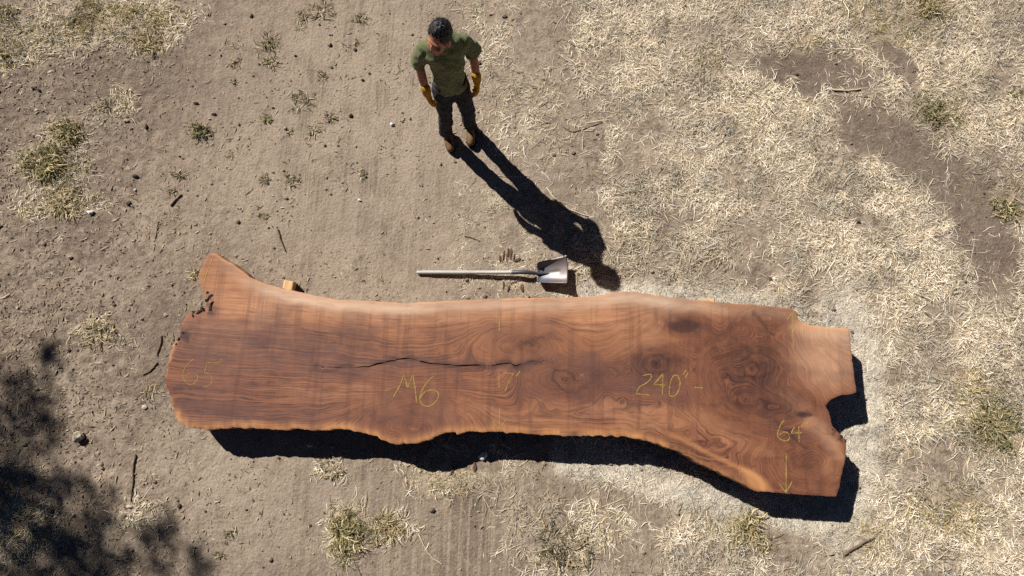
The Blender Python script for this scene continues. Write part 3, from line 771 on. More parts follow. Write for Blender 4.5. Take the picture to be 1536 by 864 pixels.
def head_part():
    E = HEAD_ROT.to_matrix()
    def hp(c, r, rot=(0, 0, 0)):
        v, f = ellip(c, r, rot); return [tuple(HC + E @ Vector(q)) for q in v], f
    return merge(hp((0, .012, .03), (.077, .095, .092)), hp((0, -.03, -.035), (.060, .066, .078)), hp((0, -.058, -.085), (.036, .032, .026)),
                 hp((0, -.096, -.018), (.012, .016, .030), (.35, 0, 0)), hp((0, -.102, -.034), (.016, .014, .012)), hp((0, -.078, .022), (.055, .020, .014)),
                 hp((-.040, -.068, -.030), (.022, .020, .020)), hp((.040, -.068, -.030), (.022, .020, .020)),
                 hp((-.078, .012, -.012), (.012, .022, .034), (0, 0, .35)), hp((.078, .012, -.012), (.012, .022, .034), (0, 0, -.35)),
                 hp((0, -.088, -.062), (.024, .012, .008)))

body_part = merge(head_part(),
    limb([(0, .025, 1.47, .080), (-.008, .005, 1.54, .070), (-.014, -.02, 1.61, .066)]),
    ring_loft([(0, .015, .90, .120, .090), (0, .01, 1.05, .118, .090), (0, .01, 1.2, .130, .098), (0, .015, 1.35, .138, .10), (0, .02, 1.43, .110, .08), (0, .02, 1.50, .065, .058)]),
    limb([(*SH_R, .040), ((SH_R[0] + EL_R[0]) / 2 - .004, .045, 1.32, .046), (*EL_R, .041), ((EL_R[0] + WR_R[0]) / 2 - .004, .01, 1.11, .040), (*WR_R, .029), (WR_R[0] + .004, WR_R[1] - .02, .945, .028)]),
    limb([(*SH_L, .040), ((SH_L[0] + EL_L[0]) / 2 + .004, .045, 1.32, .046), (*EL_L, .041), ((EL_L[0] + WR_L[0]) / 2 + .004, .015, 1.11, .040), (*WR_L, .029), (WR_L[0] - .002, WR_L[1] - .02, .95, .028)]),
    limb([(*HIP_R, .075), (*KN_R, .048), (*AN_R, .036)]), limb([(*HIP_L, .075), (*KN_L, .048), (*AN_L, .036)]))
body_me = fuse('person', body_part, .0065, 3)
# eye sockets and mouth pressed into the face
c = get_co(body_me); Em = np.array(HEAD_ROT.to_matrix()); lc = (c - np.array(HC)) @ Em
for ex in (-.031, .031):
    d = np.sqrt(((lc[:, 0] - ex) / .020) ** 2 + ((lc[:, 2] - .000) / .013) ** 2)
    lc[:, 1] += np.where(lc[:, 1] < -.03, .012 * np.exp(-d ** 2), 0)
d = np.sqrt((lc[:, 0] / .024) ** 2 + ((lc[:, 2] + .060) / .004) ** 2); lc[:, 1] += np.where(lc[:, 1] < -.04, .006 * np.exp(-d ** 2), 0)
set_co(body_me, lc @ Em.T + np.array(HC))
lips = np.exp(-((lc[:, 0] / .026) ** 2 + ((lc[:, 2] + .060) / .010) ** 2)) * (lc[:, 1] < -.05)
stub = ss(-.035, -.07, lc[:, 2]) * (lc[:, 1] < .0) * (np.abs(lc[:, 2]) < .13) * .6
add_attrs(body_me, {'lips': lips, 'stubble': stub})
M = NT('skin', .55, .35); cc = M.coord()
a = M.mix(M.noise(cc, 30, 4), srgb(150, 98, 72), srgb(176, 120, 92))
a = M.mix(M.math('MULTIPLY', M.attr('lips'), .6), a, srgb(128, 66, 58)); a = M.mix(M.math('MULTIPLY', M.attr('stubble'), .35), a, srgb(88, 66, 56))
M.base(a); M.bump(M.noise(cc, 160, 3), .2, .002); skin = M.m

gp = at(690, 203, 0)
person = obj('person', body_me, skin, None, (gp[0], gp[1], float(gz(gp[0], gp[1])) + .004))
person.rotation_euler.z = BODY_YAW; person.scale = (.95, 1.06, 1.0)
tag(person, 'man in green t-shirt, dark trousers and yellow gloves, looking down beside the slab', 'person')

# t-shirt
shirt_part = merge(
    ring_loft([(0, .012, .935, .148, .122), (0, .012, .96, .152, .126), (0, .010, 1.04, .142, .120), (0, .010, 1.14, .144, .122), (0, .012, 1.27, .156, .126),
               (0, .016, 1.38, .168, .124), (0, .022, 1.445, .170, .108), (0, .024, 1.495, .146, .090), (-.003, .016, 1.525, .102, .078), (-.006, .006, 1.548, .076, .066)], 40, 2.2),
    limb([(-.100, .03, 1.438, .060), (-.160, .033, 1.422, .058), (-.198, .042, 1.355, .058), (-.222, .049, 1.29, .065), (-.234, .051, 1.24, .074)], 20, False),
    limb([(.100, .03, 1.443, .060), (.160, .033, 1.427, .058), (.203, .043, 1.355, .058), (.229, .051, 1.29, .065), (.241, .053, 1.24, .074)], 20, False))
shirt_me = fuse('t_shirt', shirt_part, .0085, 3)
wrinkle(shirt_me, .026, .16, 3); wrinkle(shirt_me, .022, .075, 13); wrinkle(shirt_me, .008, .035, 17)
M = NT('green_cotton', .9, .1); cc = M.coord()
M.base(M.mix(M.noise(cc, 6, 4), srgb(90, 95, 62), srgb(110, 115, 80))); M.bump(M.noise(cc, 220, 3), .3, .002)
M.p.inputs['Sheen Weight'].default_value = .15
shirt = obj('t_shirt', shirt_me, M.m, person)
# neckband
v, f = [], []
for k in range(32):
    a = 2 * math.pi * k / 32
    for j in range(8):
        b_ = 2 * math.pi * j / 8
        R = .075 + .008 * math.cos(b_)
        v.append((-.008 + R * math.cos(a), .004 + R * .9 * math.sin(a), 1.545 + .012 * math.sin(b_) + .012 * math.sin(a)))
        f.append((k * 8 + j, ((k + 1) % 32) * 8 + j, ((k + 1) % 32) * 8 + (j + 1) % 8, k * 8 + (j + 1) % 8))
obj('neckband', py_mesh('neckband', v, f, True), M.m, shirt)

# trousers
def leg(h, k_, a):
    h, k_, a = Vector(h), Vector(k_), Vector(a)
    L_ = [(*h, .096), (*(h.lerp(k_, .4)), .088), (*(h.lerp(k_, .75)), .077), (*k_, .071), (*(k_.lerp(a, .35)), .068), (*(k_.lerp(a, .7)), .066), (*(k_.lerp(a, .98)), .071)]
    return limb(L_, 20)
tr_me = fuse('trousers', merge(ring_loft([(0, .012, .80, .134, .106), (0, .012, .88, .150, .116), (0, .012, .96, .146, .114), (0, .012, 1.0, .140, .110)], 32, 2.3),
                               leg(HIP_R, KN_R, AN_R), leg(HIP_L, KN_L, AN_L)), .009, 3)
wrinkle(tr_me, .030, .11, 23); wrinkle(tr_me, .018, .05, 33)
M = NT('dark_canvas', .9, .1); cc = M.coord()
M.base(M.mix(M.noise(cc, 9, 5), srgb(44, 44, 50), srgb(66, 64, 68))); M.bump(M.noise(cc, 150, 3), .3, .002)
trousers = obj('trousers', tr_me, M.m, person)
belt_v, belt_f = ring_loft([(0, .012, .985, .148, .115), (0, .012, 1.02, .147, .114)], 32, 2.3)
obj('belt', py_mesh('belt', belt_v, belt_f, True), plain('belt_leather', srgb(30, 24, 20), srgb(50, 40, 32)), trousers)

# hair, a short cap that leaves the forehead and ears free
def hair_mesh():
    E = HEAD_ROT.to_matrix()
    b = bmesh.new(); bmesh.ops.create_icosphere(b, subdivisions=5, radius=1)
    dead = []
    for q in b.verts:
        p = Vector((q.co.x * .084, q.co.y * .103 + .016, q.co.z * .097 + .034))
        y, z, x = p.y, p.z, abs(p.x)
        line = .082 - .115 * max(0, min(1, (y + .07) / .06)) if y < -.01 else -.042 - .03 * max(0, min(1, (y - .01) / .08))
        line += .010 * math.sin(p.x * 160) * (y < -.02)
        if y < -.05 and x > .05: line -= .02
        q.tag = z < line
        n_ = fbm(p.x * 110 + p.z * 40, p.y * 50 + p.z * 30, 3, 8) - .5
        k = 1 + .13 * float(n_)
        q.co = HC + E @ Vector((p.x * k, (p.y - .016) * k + .016, (p.z - .034) * k + .034))
    bmesh.ops.delete(b, geom=[q for q in b.verts if q.tag], context='VERTS')
    ext = bmesh.ops.extrude_edge_only(b, edges=[e for e in b.edges if e.is_boundary])
    hcv = HC + E @ Vector((0, .012, .03))
    for q in [x for x in ext['geom'] if isinstance(x, bmesh.types.BMVert)]: q.co = q.co.lerp(hcv, .22)
    bmesh.ops.recalc_face_normals(b, faces=b.faces[:])
    b.faces.ensure_lookup_table(); fl = [q for q in b.faces if (q.calc_center_median() - HC).length > .09]
    r_ = random.Random(5)
    lead = E @ Vector((-.3, -1, .1))
    for _ in range(1400):
        q = r_.choice(fl); p = q.calc_center_median(); n_ = q.normal
        d_ = (lead - n_ * lead.dot(n_)).normalized() if r_.random() < .75 else Vector((r_.uniform(-1, 1), r_.uniform(-1, 1), r_.uniform(-.5, .5)))
        sd_ = n_.cross(d_).normalized() * .0016
        tip = p + n_ * r_.uniform(.003, .012) + d_ * r_.uniform(.010, .026)
        b.faces.new([b.verts.new(p + sd_ - n_ * .001), b.verts.new(p - sd_ - n_ * .001), b.verts.new(tip)])
    me = bpy.data.meshes.new('hair'); b.to_mesh(me); b.free()
    me.polygons.foreach_set('use_smooth', np.full(len(me.polygons), True)); return me
M = NT('black_hair', .5, .4); cc = M.coord()
M.base(M.mix(M.noise(M.mapping(cc, (60, 25, 12)), 3, 4), srgb(12, 11, 12), srgb(30, 28, 30))); M.bump(M.noise(M.mapping(cc, (60, 14, 12)), 3, 3, .6), .5, .006)
obj('hair', hair_mesh(), M.m, person)
E = HEAD_ROT.to_matrix()
dark_hair = M.m
eye_m = NT('eye', .3, .4).base(srgb(104, 84, 72)).m
for sx_ in (-1, 1):
    v, f = ellip((sx_ * .031, -.083, .020), (.017, .005, .003), (0, sx_ * .12, sx_ * .25))
    obj('eyebrow', py_mesh('eyebrow', [tuple(HC + E @ Vector(q)) for q in v], f, True), dark_hair, person)
    v, f = ellip((sx_ * .031, -.066, .000), (.011, .010, .006))
    obj('eye', py_mesh('eye', [tuple(HC + E @ Vector(q)) for q in v], f, True), eye_m, person)

# gloves: palm, four curled fingers of unequal length, thumb leaving the side of the palm
glove_mat = plain('yellow_work_glove', srgb(150, 104, 24), srgb(196, 146, 48), 26, .85, .5, .004, .15)
def glove(wr, side):
    w = Vector(wr)
    parts = [limb([(w.x, w.y, w.z + .045, .044), (w.x, w.y - .01, w.z - .005, .040)])]
    px = Vector((-side * .25, -.97, 0)).normalized()        # knuckles run forwards along the thigh
    inn = Vector((-side, 0, 0))
    for t in (-.028, 0, .028):
        parts.append(limb([(*(w + px * (t * .7 + .01) + Vector((0, 0, -.01))), .026), (*(w + px * (t + .014) + Vector((0, 0, -.065))), .025), (*(w + px * (t * 1.1 + .016) + Vector((0, 0, -.095))), .022)]))
    for i, (t, ln) in enumerate(((.046, .070), (.020, .080), (-.008, .074), (-.036, .058))):
        b0 = w + px * (t + .014) + Vector((0, 0, -.100)); l3 = ln / 3
        b1 = b0 + Vector((0, 0, -l3)) + inn * .006; b2 = b1 + Vector((0, 0, -l3 * .8)) + inn * l3 * .62; b3 = b2 + Vector((0, 0, -l3 * .35)) + inn * l3 * .85
        parts.append(limb([(*b0, .0135), (*b1, .013), (*b2, .0125), (*b3, .011)], 12))
    t0 = w + px * .040 + Vector((0, 0, -.035)); t1 = t0 + px * .034 + Vector((0, 0, -.030)) + inn * .012; t2 = t1 + px * .010 + Vector((0, 0, -.036)) + inn * .014
    parts.append(limb([(*t0, .018), (*t1, .016), (*t2, .013)], 12))
    me = fuse('glove', merge(*parts), .0045, 2)
    wrinkle(me, .004, .03, 43)
    o_ = obj('glove', me, glove_mat, person)
    cv, cf = [], []
    return o_
glove(WR_R, -1); glove(WR_L, 1)

# boots
boot_mat = plain('tan_boot_leather', srgb(98, 74, 50), srgb(136, 104, 70), 18, .75, .4, .004, .25)
sole_mat = plain('boot_sole', srgb(34, 28, 24), srgb(62, 52, 44), 30, .9)
def boot(an, yaw):
    Rz = Matrix.Rotation(yaw, 3, 'Z'); A = Vector((an[0], an[1], 0))
    def tf(vf): return [tuple(A + Rz @ Vector(q)) for q in vf[0]], vf[1]
    shaft = ring_loft([(0, .012, .05, .046, .056), (0, .012, .12, .046, .054), (0, .012, .20, .050, .056), (0, .014, .235, .052, .058)], 24)
    foot = merge(ellip((0, -.10, .055), (.047, .095, .042)), ellip((0, -.02, .07), (.044, .085, .055)), ellip((0, .04, .055), (.040, .042, .05)), ellip((0, -.145, .05), (.044, .055, .036)))
    me = fuse('boot', tf(merge(shaft, foot)), .006, 3)
    o_ = obj('boot', me, boot_mat, person)
    sv_, sf_ = [], []
    outl = [(0, -.205), (.026, -.197), (.044, -.170), (.050, -.12), (.046, -.06), (.040, 0), (.042, .05), (.030, .078), (0, .088)]
    outl = outl + [(-x, y) for x, y in reversed(outl[1:-1])]
    n_ = len(outl)
    for z in (0.0, .026):
        sv_ += [(x * (1 if z else .96), y, z) for x, y in outl]
    sf_ = [tuple(range(n_ - 1, -1, -1)), tuple(range(n_, 2 * n_))] + [(i, (i + 1) % n_, n_ + (i + 1) % n_, n_ + i) for i in range(n_)]
    obj('sole', py_mesh('sole', *tf((sv_, sf_))), sole_mat, o_)
boot(AN_R, .12 - BODY_YAW * .3); boot(AN_L, .05 - BODY_YAW)

# ================================================================== SHOVEL
def shovel():
    A = at(627, 408.5, .024); B = at(771, 408.5, .056)
    root = bpy.data.objects.new('shovel', None); col.objects.link(root)
    root.location = (A[0], A[1], 0)
    tag(root, 'square-blade shovel with pale handle lying on the dirt above the slab', 'shovel')
    ax = Vector((B[0] - A[0], B[1] - A[1], 0)); Lh = ax.length; root.rotation_euler.z = math.atan2(ax.y, ax.x)
    g0 = float(gz(A[0], A[1]))
    zA, zB = .024 + g0, .056
    hm = plain('worn_pale_paint', srgb(164, 162, 156), srgb(206, 204, 198), 5, .6, .2, .002, .3, (1, 8, 8))
    steel = plain('grey_steel', srgb(116, 118, 124), srgb(150, 150, 154), 14, .42, .25, .002, .5)
    dkst = plain('dark_socket_steel', srgb(52, 54, 60), srgb(82, 84, 90), 14, .5, .25, .002, .5)
    steel_b = NT('blade_steel', .42, .5); cc = steel_b.coord()
    n_ = steel_b.noise(cc, 16, 5, .65)
    fx = steel_b.n('ShaderNodeSeparateXYZ'); steel_b.put(fx.inputs[0], cc)
    wear = steel_b.math('MULTIPLY', steel_b.rng(fx.outputs[0], Lh + .28, Lh + .42), steel_b.rng(n_, .3, .62, .45, 1.0))
    steel_b.base(steel_b.mix(wear, steel_b.mix(n_, srgb(84, 88, 97), srgb(116, 118, 126)), srgb(112, 97, 93)))
    steel_b.p.inputs['Metallic'].default_value = .2
    steel_b.bump(n_, .2, .003)
    v, f = limb([(0, 0, zA, .017), (.03, 0, zA + .001, .0185), (Lh * .5, 0, (zA + zB) / 2 - .003, .0185), (Lh - .02, 0, zB - .002, .0185), (Lh, 0, zB, .018)], 16)
    obj('handle', py_mesh('handle', v, f, True), hm, root)
    v, f = limb([(Lh - .015, 0, zB - .001, .0205), (Lh + .06, 0, zB + .018, .0215), (Lh + .11, -.002, zB + .024, .021), (Lh + .16, -.004, zB + .012, .019), (Lh + .205, -.005, zB - .012, .017), (Lh + .25, -.006, .036, .014), (Lh + .34, -.006, .036, .008)], 16)
    obj('socket', py_mesh('socket', v, f, True), dkst, root)
    # dished blade
    nu_, nv_ = 22, 18; x0, ln = Lh + .222, .295; top, bot = [], []
    for i in range(nu_ + 1):
        s = i / nu_
        hw = .098 + .040 * s - .010 * ss(.10, 0, s)
        for j in range(nv_ + 1):
            t = 2 * j / nv_ - 1
            side = abs(t) ** 4 * (.062 * (1 - .55 * s)) + abs(t) ** 2 * .014
            z = .016 + .092 * s ** 1.5 + side * (1 if s > .03 else 1) + .02 * ss(.12, 0, s) * (1 - abs(t) ** 3 * .4)
            z -= .006 * math.exp(-(t / .12) ** 2) * (s < .75)
            top.append((x0 + ln * s - .012 * t * t * (s > .9), t * hw - .004 + .018 * s, z + .004)); bot.append((x0 + ln * s - .012 * t * t * (s > .9), t * hw * .995 - .004 + .018 * s, z))
    N = len(top); f = []
    for i in range(nu_):
        for j in range(nv_):
            a = i * (nv_ + 1) + j; b = a + 1; c_ = a + nv_ + 2; d_ = a + nv_ + 1
            f.append((a, d_, c_, b)); f.append((N + a, N + b, N + c_, N + d_))
    rim = [i for i in range(nv_ + 1)] + [i * (nv_ + 1) + nv_ for i in range(1, nu_ + 1)] + [nu_ * (nv_ + 1) + j for j in range(nv_ - 1, -1, -1)] + [i * (nv_ + 1) for i in range(nu_ - 1, 0, -1)]
    for a, b in zip(rim, rim[1:] + rim[:1]): f.append((a, b, N + b, N + a))
    me = py_mesh('blade', top + bot, f, True)
    bb = bmesh.new(); bb.from_mesh(me); bmesh.ops.recalc_face_normals(bb, faces=bb.faces[:]); bb.to_mesh(me); bb.free()
    obj('blade', me, steel_b.m, root)
shovel()

# ================================================================== STRAW, LITTER, CLODS (uncountable ground cover)
def blade_material(name, rough=.8):
    M = NT(name, rough, .2)
    M.base(M.attr('tint', 'Color'))
    M.p.inputs['Subsurface Weight'].default_value = 0
    return M.m
straw_mat = blade_material('dry_stalk')

def blades(px, py, pz, length, width, tint, lift, curl, heading, segs=3, droop=None):
    """ribbons lying about at px,py; each arcs up by lift and curls sideways"""
    n = len(px); k = segs + 1
    t = np.linspace(0, 1, k)[None]
    ang = heading[:, None] + curl[:, None] * (t - .5)
    step = length[:, None] / segs
    dx, dy = np.cos(ang) * step, np.sin(ang) * step
    X = px[:, None] + np.cumsum(dx, 1) - dx; Y = py[:, None] + np.cumsum(dy, 1) - dy
    if droop is None: Z = pz[:, None] + lift[:, None] * np.sin(math.pi * np.clip(t * (.55 + .5 * rng.random((n, 1))) + .12, 0, 1))
    else: Z = pz[:, None] + lift[:, None] * np.sin(np.pi * t * droop[:, None]) 
    wv = width[:, None] * (1 - .75 * np.abs(2 * t - .8) ** 2 * .5) * np.where(t > .95, .35, 1) * .5
    roll = (rng.random((n, 1)) - .5) * 1.2
    nxv, nyv = -np.sin(ang), np.cos(ang)
    Lx, Ly, Lz = X + nxv * wv * np.cos(roll), Y + nyv * wv * np.cos(roll), Z + wv * np.sin(roll)
    Rx, Ry, Rz = X - nxv * wv * np.cos(roll), Y - nyv * wv * np.cos(roll), Z - wv * np.sin(roll)
    V_ = np.stack([np.stack([Lx, Ly, Lz], -1), np.stack([Rx, Ry, Rz], -1)], 2).reshape(-1, 3)
    b = (np.arange(n) * k * 2)[:, None] + (np.arange(segs) * 2)[None]
    F = np.stack([b, b + 1, b + 3, b + 2], -1).reshape(-1, 4)
    C = np.repeat(tint, k * 2, 0)
    return V_, F, C

PALE = np.array([srgb(228, 216, 192), srgb(216, 202, 176), srgb(202, 187, 162), srgb(222, 213, 198), srgb(186, 170, 146), srgb(158, 142, 121), srgb(212, 196, 164), srgb(232, 223, 206), srgb(130, 115, 98)])
OLIV = np.array([srgb(170, 154, 108), srgb(140, 132, 88), srgb(112, 108, 70), srgb(196, 178, 136), srgb(92, 92, 60), srgb(160, 138, 100), srgb(182, 160, 120)])
FINE = np.array([srgb(226, 218, 200), srgb(212, 204, 186), srgb(196, 188, 170), srgb(226, 220, 206), srgb(168, 158, 142), srgb(140, 130, 116)])

def scatter(n):
    X = rng.uniform(-6.6, 6.9, n); Y = rng.uniform(-3.8, 5.4, n)
    u, v = to_px(np.stack([X, Y, np.zeros(n)], 1)); return X, Y, u, v

N = 1000000
X, Y, u, v = scatter(N)
d, ol, fi, a1, a2 = straw_fields(u, v)
clump = fbm(u / 14, v / 14, 2, 131)
keep = rng.random(N) < d * .95 * (.35 + 1.1 * ss(.3, .6, clump))
keep &= ~inside(np.stack([X, Y], 1), loop[::6] * .97 + cen * .03)
X, Y, u, v, d, ol, fi = X[keep], Y[keep], u[keep], v[keep], d[keep], ol[keep], fi[keep]
n = len(X)
pal = np.where((rng.random(n) < ol)[:, None], OLIV[rng.integers(0, len(OLIV), n)], PALE[rng.integers(0, len(PALE), n)])
pal = np.where((rng.random(n) < fi * (1 - ol) * (u > 830))[:, None], FINE[rng.integers(0, len(FINE), n)], pal)
pal = pal * (.85 + .3 * rng.random((n, 1))) * (.76 + .5 * ss(.3, .62, fbm(u / 45, v / 38, 3, 231)))[:, None]
left = u < 700
long_ = rng.random(n) < .10
ln = (rng.gamma(4, .0155, n) * np.where(long_, 1.9, 1) + .018) * np.where(left, .75, 1) * (1 - .5 * fi)
wd = rng.uniform(.0026, .0056, n) * (1 - .35 * fi) * np.where(left, 1.25, 1) * np.where(long_, 1.15, 1)
hd = 2 * math.pi * 1.6 * fbm(u / 34, v / 34, 2, 141) + rng.normal(0, .95, n)
V_, F, C = blades(X, Y, gz(X, Y), ln, wd, pal, rng.uniform(.002, .034, n) * (1 - .7 * fi) * (.4 + .6 * d), rng.normal(0, 1.1, n), hd, 2)
straw = obj('dry_straw', big_mesh('dry_straw', V_, F, colors={'tint': C}), straw_mat)
tag(straw, 'pale dry straw and trampled grass covering the right side of the ground', 'straw', kind='stuff')
print('straw blades', n)

# curled leaf crumbs over the left soil
N = 150000
X, Y, u, v = scatter(N)
lit = .62 * ss(330, 120, u + (fbm(u / 60, v / 60, 3, 150) - .5) * 300) * (.3 + .9 * ss(.4, .6, fbm(u / 30, v / 30, 3, 151)))
lit = np.maximum(lit, .16 * ss(.48, .62, fbm(u / 40, v / 40, 3, 152))); lit = lit * (u < 960)
keep = (rng.random(N) < lit) & ~inside(np.stack([X, Y], 1), loop[::6])
X, Y, u, v = X[keep], Y[keep], u[keep], v[keep]; n = len(X)
LC = np.array([srgb(156, 139, 117), srgb(172, 155, 131), srgb(130, 114, 95), srgb(162, 144, 120), srgb(188, 171, 147), srgb(146, 130, 109), srgb(96, 82, 70)])
V_, F, C = blades(X, Y, gz(X, Y) + .001, rng.gamma(3, .009, n) + .01, rng.uniform(.005, .013, n), LC[rng.integers(0, len(LC), n)], rng.uniform(.002, .010, n), rng.normal(0, .8, n), rng.uniform(0, 6.3, n), 2)
tag(obj('leaf_litter', big_mesh('leaf_litter', V_, F, colors={'tint': C}), straw_mat), 'brown leaf crumbs scattered over the bare soil', 'leaf litter', kind='stuff')
print('litter', n)

# small clods and pebbles
ico = bmesh.new(); bmesh.ops.create_icosphere(ico, subdivisions=1, radius=1)
IV = np.array([tuple(q.co) for q in ico.verts]); IF = np.array([[q.index for q in p.verts] for p in ico.faces]); ico.free()
N = 30000
X, Y, u, v = scatter(N)
pr_ = .16 + .35 * ss(.5, .7, fbm(u / 50, v / 50, 3, 160)) + .3 * ss(300, 100, u)
keep = (rng.random(N) < pr_ * .55) & ~inside(np.stack([X, Y], 1), loop[::6])
X, Y, u, v = X[keep], Y[keep], u[keep], v[keep]; n = len(X)
r = np.minimum(rng.gamma(2.0, .0032, n) + .002, .026)
sc = np.stack([r * rng.uniform(.8, 1.4, n), r * rng.uniform(.7, 1.2, n), r * rng.uniform(.5, .9, n)], 1)
jit = 1 + .35 * (rng.random((n, len(IV), 1)) - .5)
V_ = (IV[None] * jit * sc[:, None, :]) + np.stack([X, Y, gz(X, Y) + r * .25], 1)[:, None, :]
F = (IF[None] + (np.arange(n) * len(IV))[:, None, None]).reshape(-1, 3)
CC = np.array([srgb(136, 121, 106), srgb(154, 139, 123), srgb(112, 98, 86), srgb(184, 174, 160), srgb(92, 80, 70)])[rng.choice(5, n, p=[.34, .3, .2, .06, .1])]
tag(obj('gravel', big_mesh('gravel', V_.reshape(-1, 3), F, colors={'tint': np.repeat(CC, len(IV), 0)}), straw_mat), 'small clods and pebbles strewn over the dirt', 'gravel', kind='stuff')
print('clods', n)

# ================================================================== WEEDS, STONES, STICKS (each one a thing)
GREEN = np.array([srgb(92, 96, 62), srgb(112, 112, 74), srgb(76, 82, 52), srgb(134, 126, 88), srgb(150, 140, 104)])
GREY = np.array([srgb(104, 98, 78), srgb(126, 116, 94), srgb(86, 82, 62), srgb(150, 138, 112), srgb(70, 68, 52)])
MIXED = np.array([srgb(104, 106, 62), srgb(196, 178, 130), srgb(160, 146, 96), srgb(84, 90, 54), srgb(212, 196, 156), srgb(126, 122, 78)])
DRY = np.array([srgb(184, 164, 126), srgb(160, 140, 106), srgb(196, 180, 146), srgb(134, 118, 88), srgb(114, 106, 76)])

def weed(u, v, r_px, n, pal, label, lift=.07, name='weed', wide=.008, flat=.6):
    p = at(u, v, 0); R = r_px / 150  # centre and radius given in image pixels
    a = rng.uniform(0, 2 * math.pi, n)
    q = rng.random(n) ** .6 * R * flat * .8 * (.15 + 1.7 * fbm(np.cos(a) * 1.9 + u, np.sin(a) * 1.9 + v, 2, 7))
    px, py = np.cos(a) * q, np.sin(a) * q * .9
    ln = rng.uniform(.2, .75, n) * R * .8 + .012
    hd = rng.uniform(0, 2 * math.pi, n) * .6 + a * .4 + rng.normal(0, .5, n)
    hd = np.where(rng.random(n) < .5, a + rng.normal(0, .9, n), hd)
    px = px - np.cos(hd) * ln * .35; py = py - np.sin(hd) * ln * .35
    z0 = gz(p[0] + px, p[1] + py) - float(gz(p[0], p[1]))
    tn = pal[rng.integers(0, len(pal), n)]; dry = DRY[rng.integers(0, len(DRY), n)]
    tn = np.where((rng.random(n) < .45)[:, None], dry, tn) * (.85 + .35 * rng.random((n, 1)))
    V_, F, C = blades(px, py, z0, ln, rng.uniform(.6, 1.4, n) * wide, tn,
                      rng.uniform(.1, 1, n) * lift * .65, rng.normal(0, 1.0, n), hd, 3, rng.uniform(.45, .95, n))
    o_ = obj(name, big_mesh(name, V_, F, colors={'tint': C}), straw_mat, None, (p[0], p[1], float(gz(p[0], p[1])) + .001))
    tag(o_, label, 'weed', 'weeds on the bare dirt'); return o_

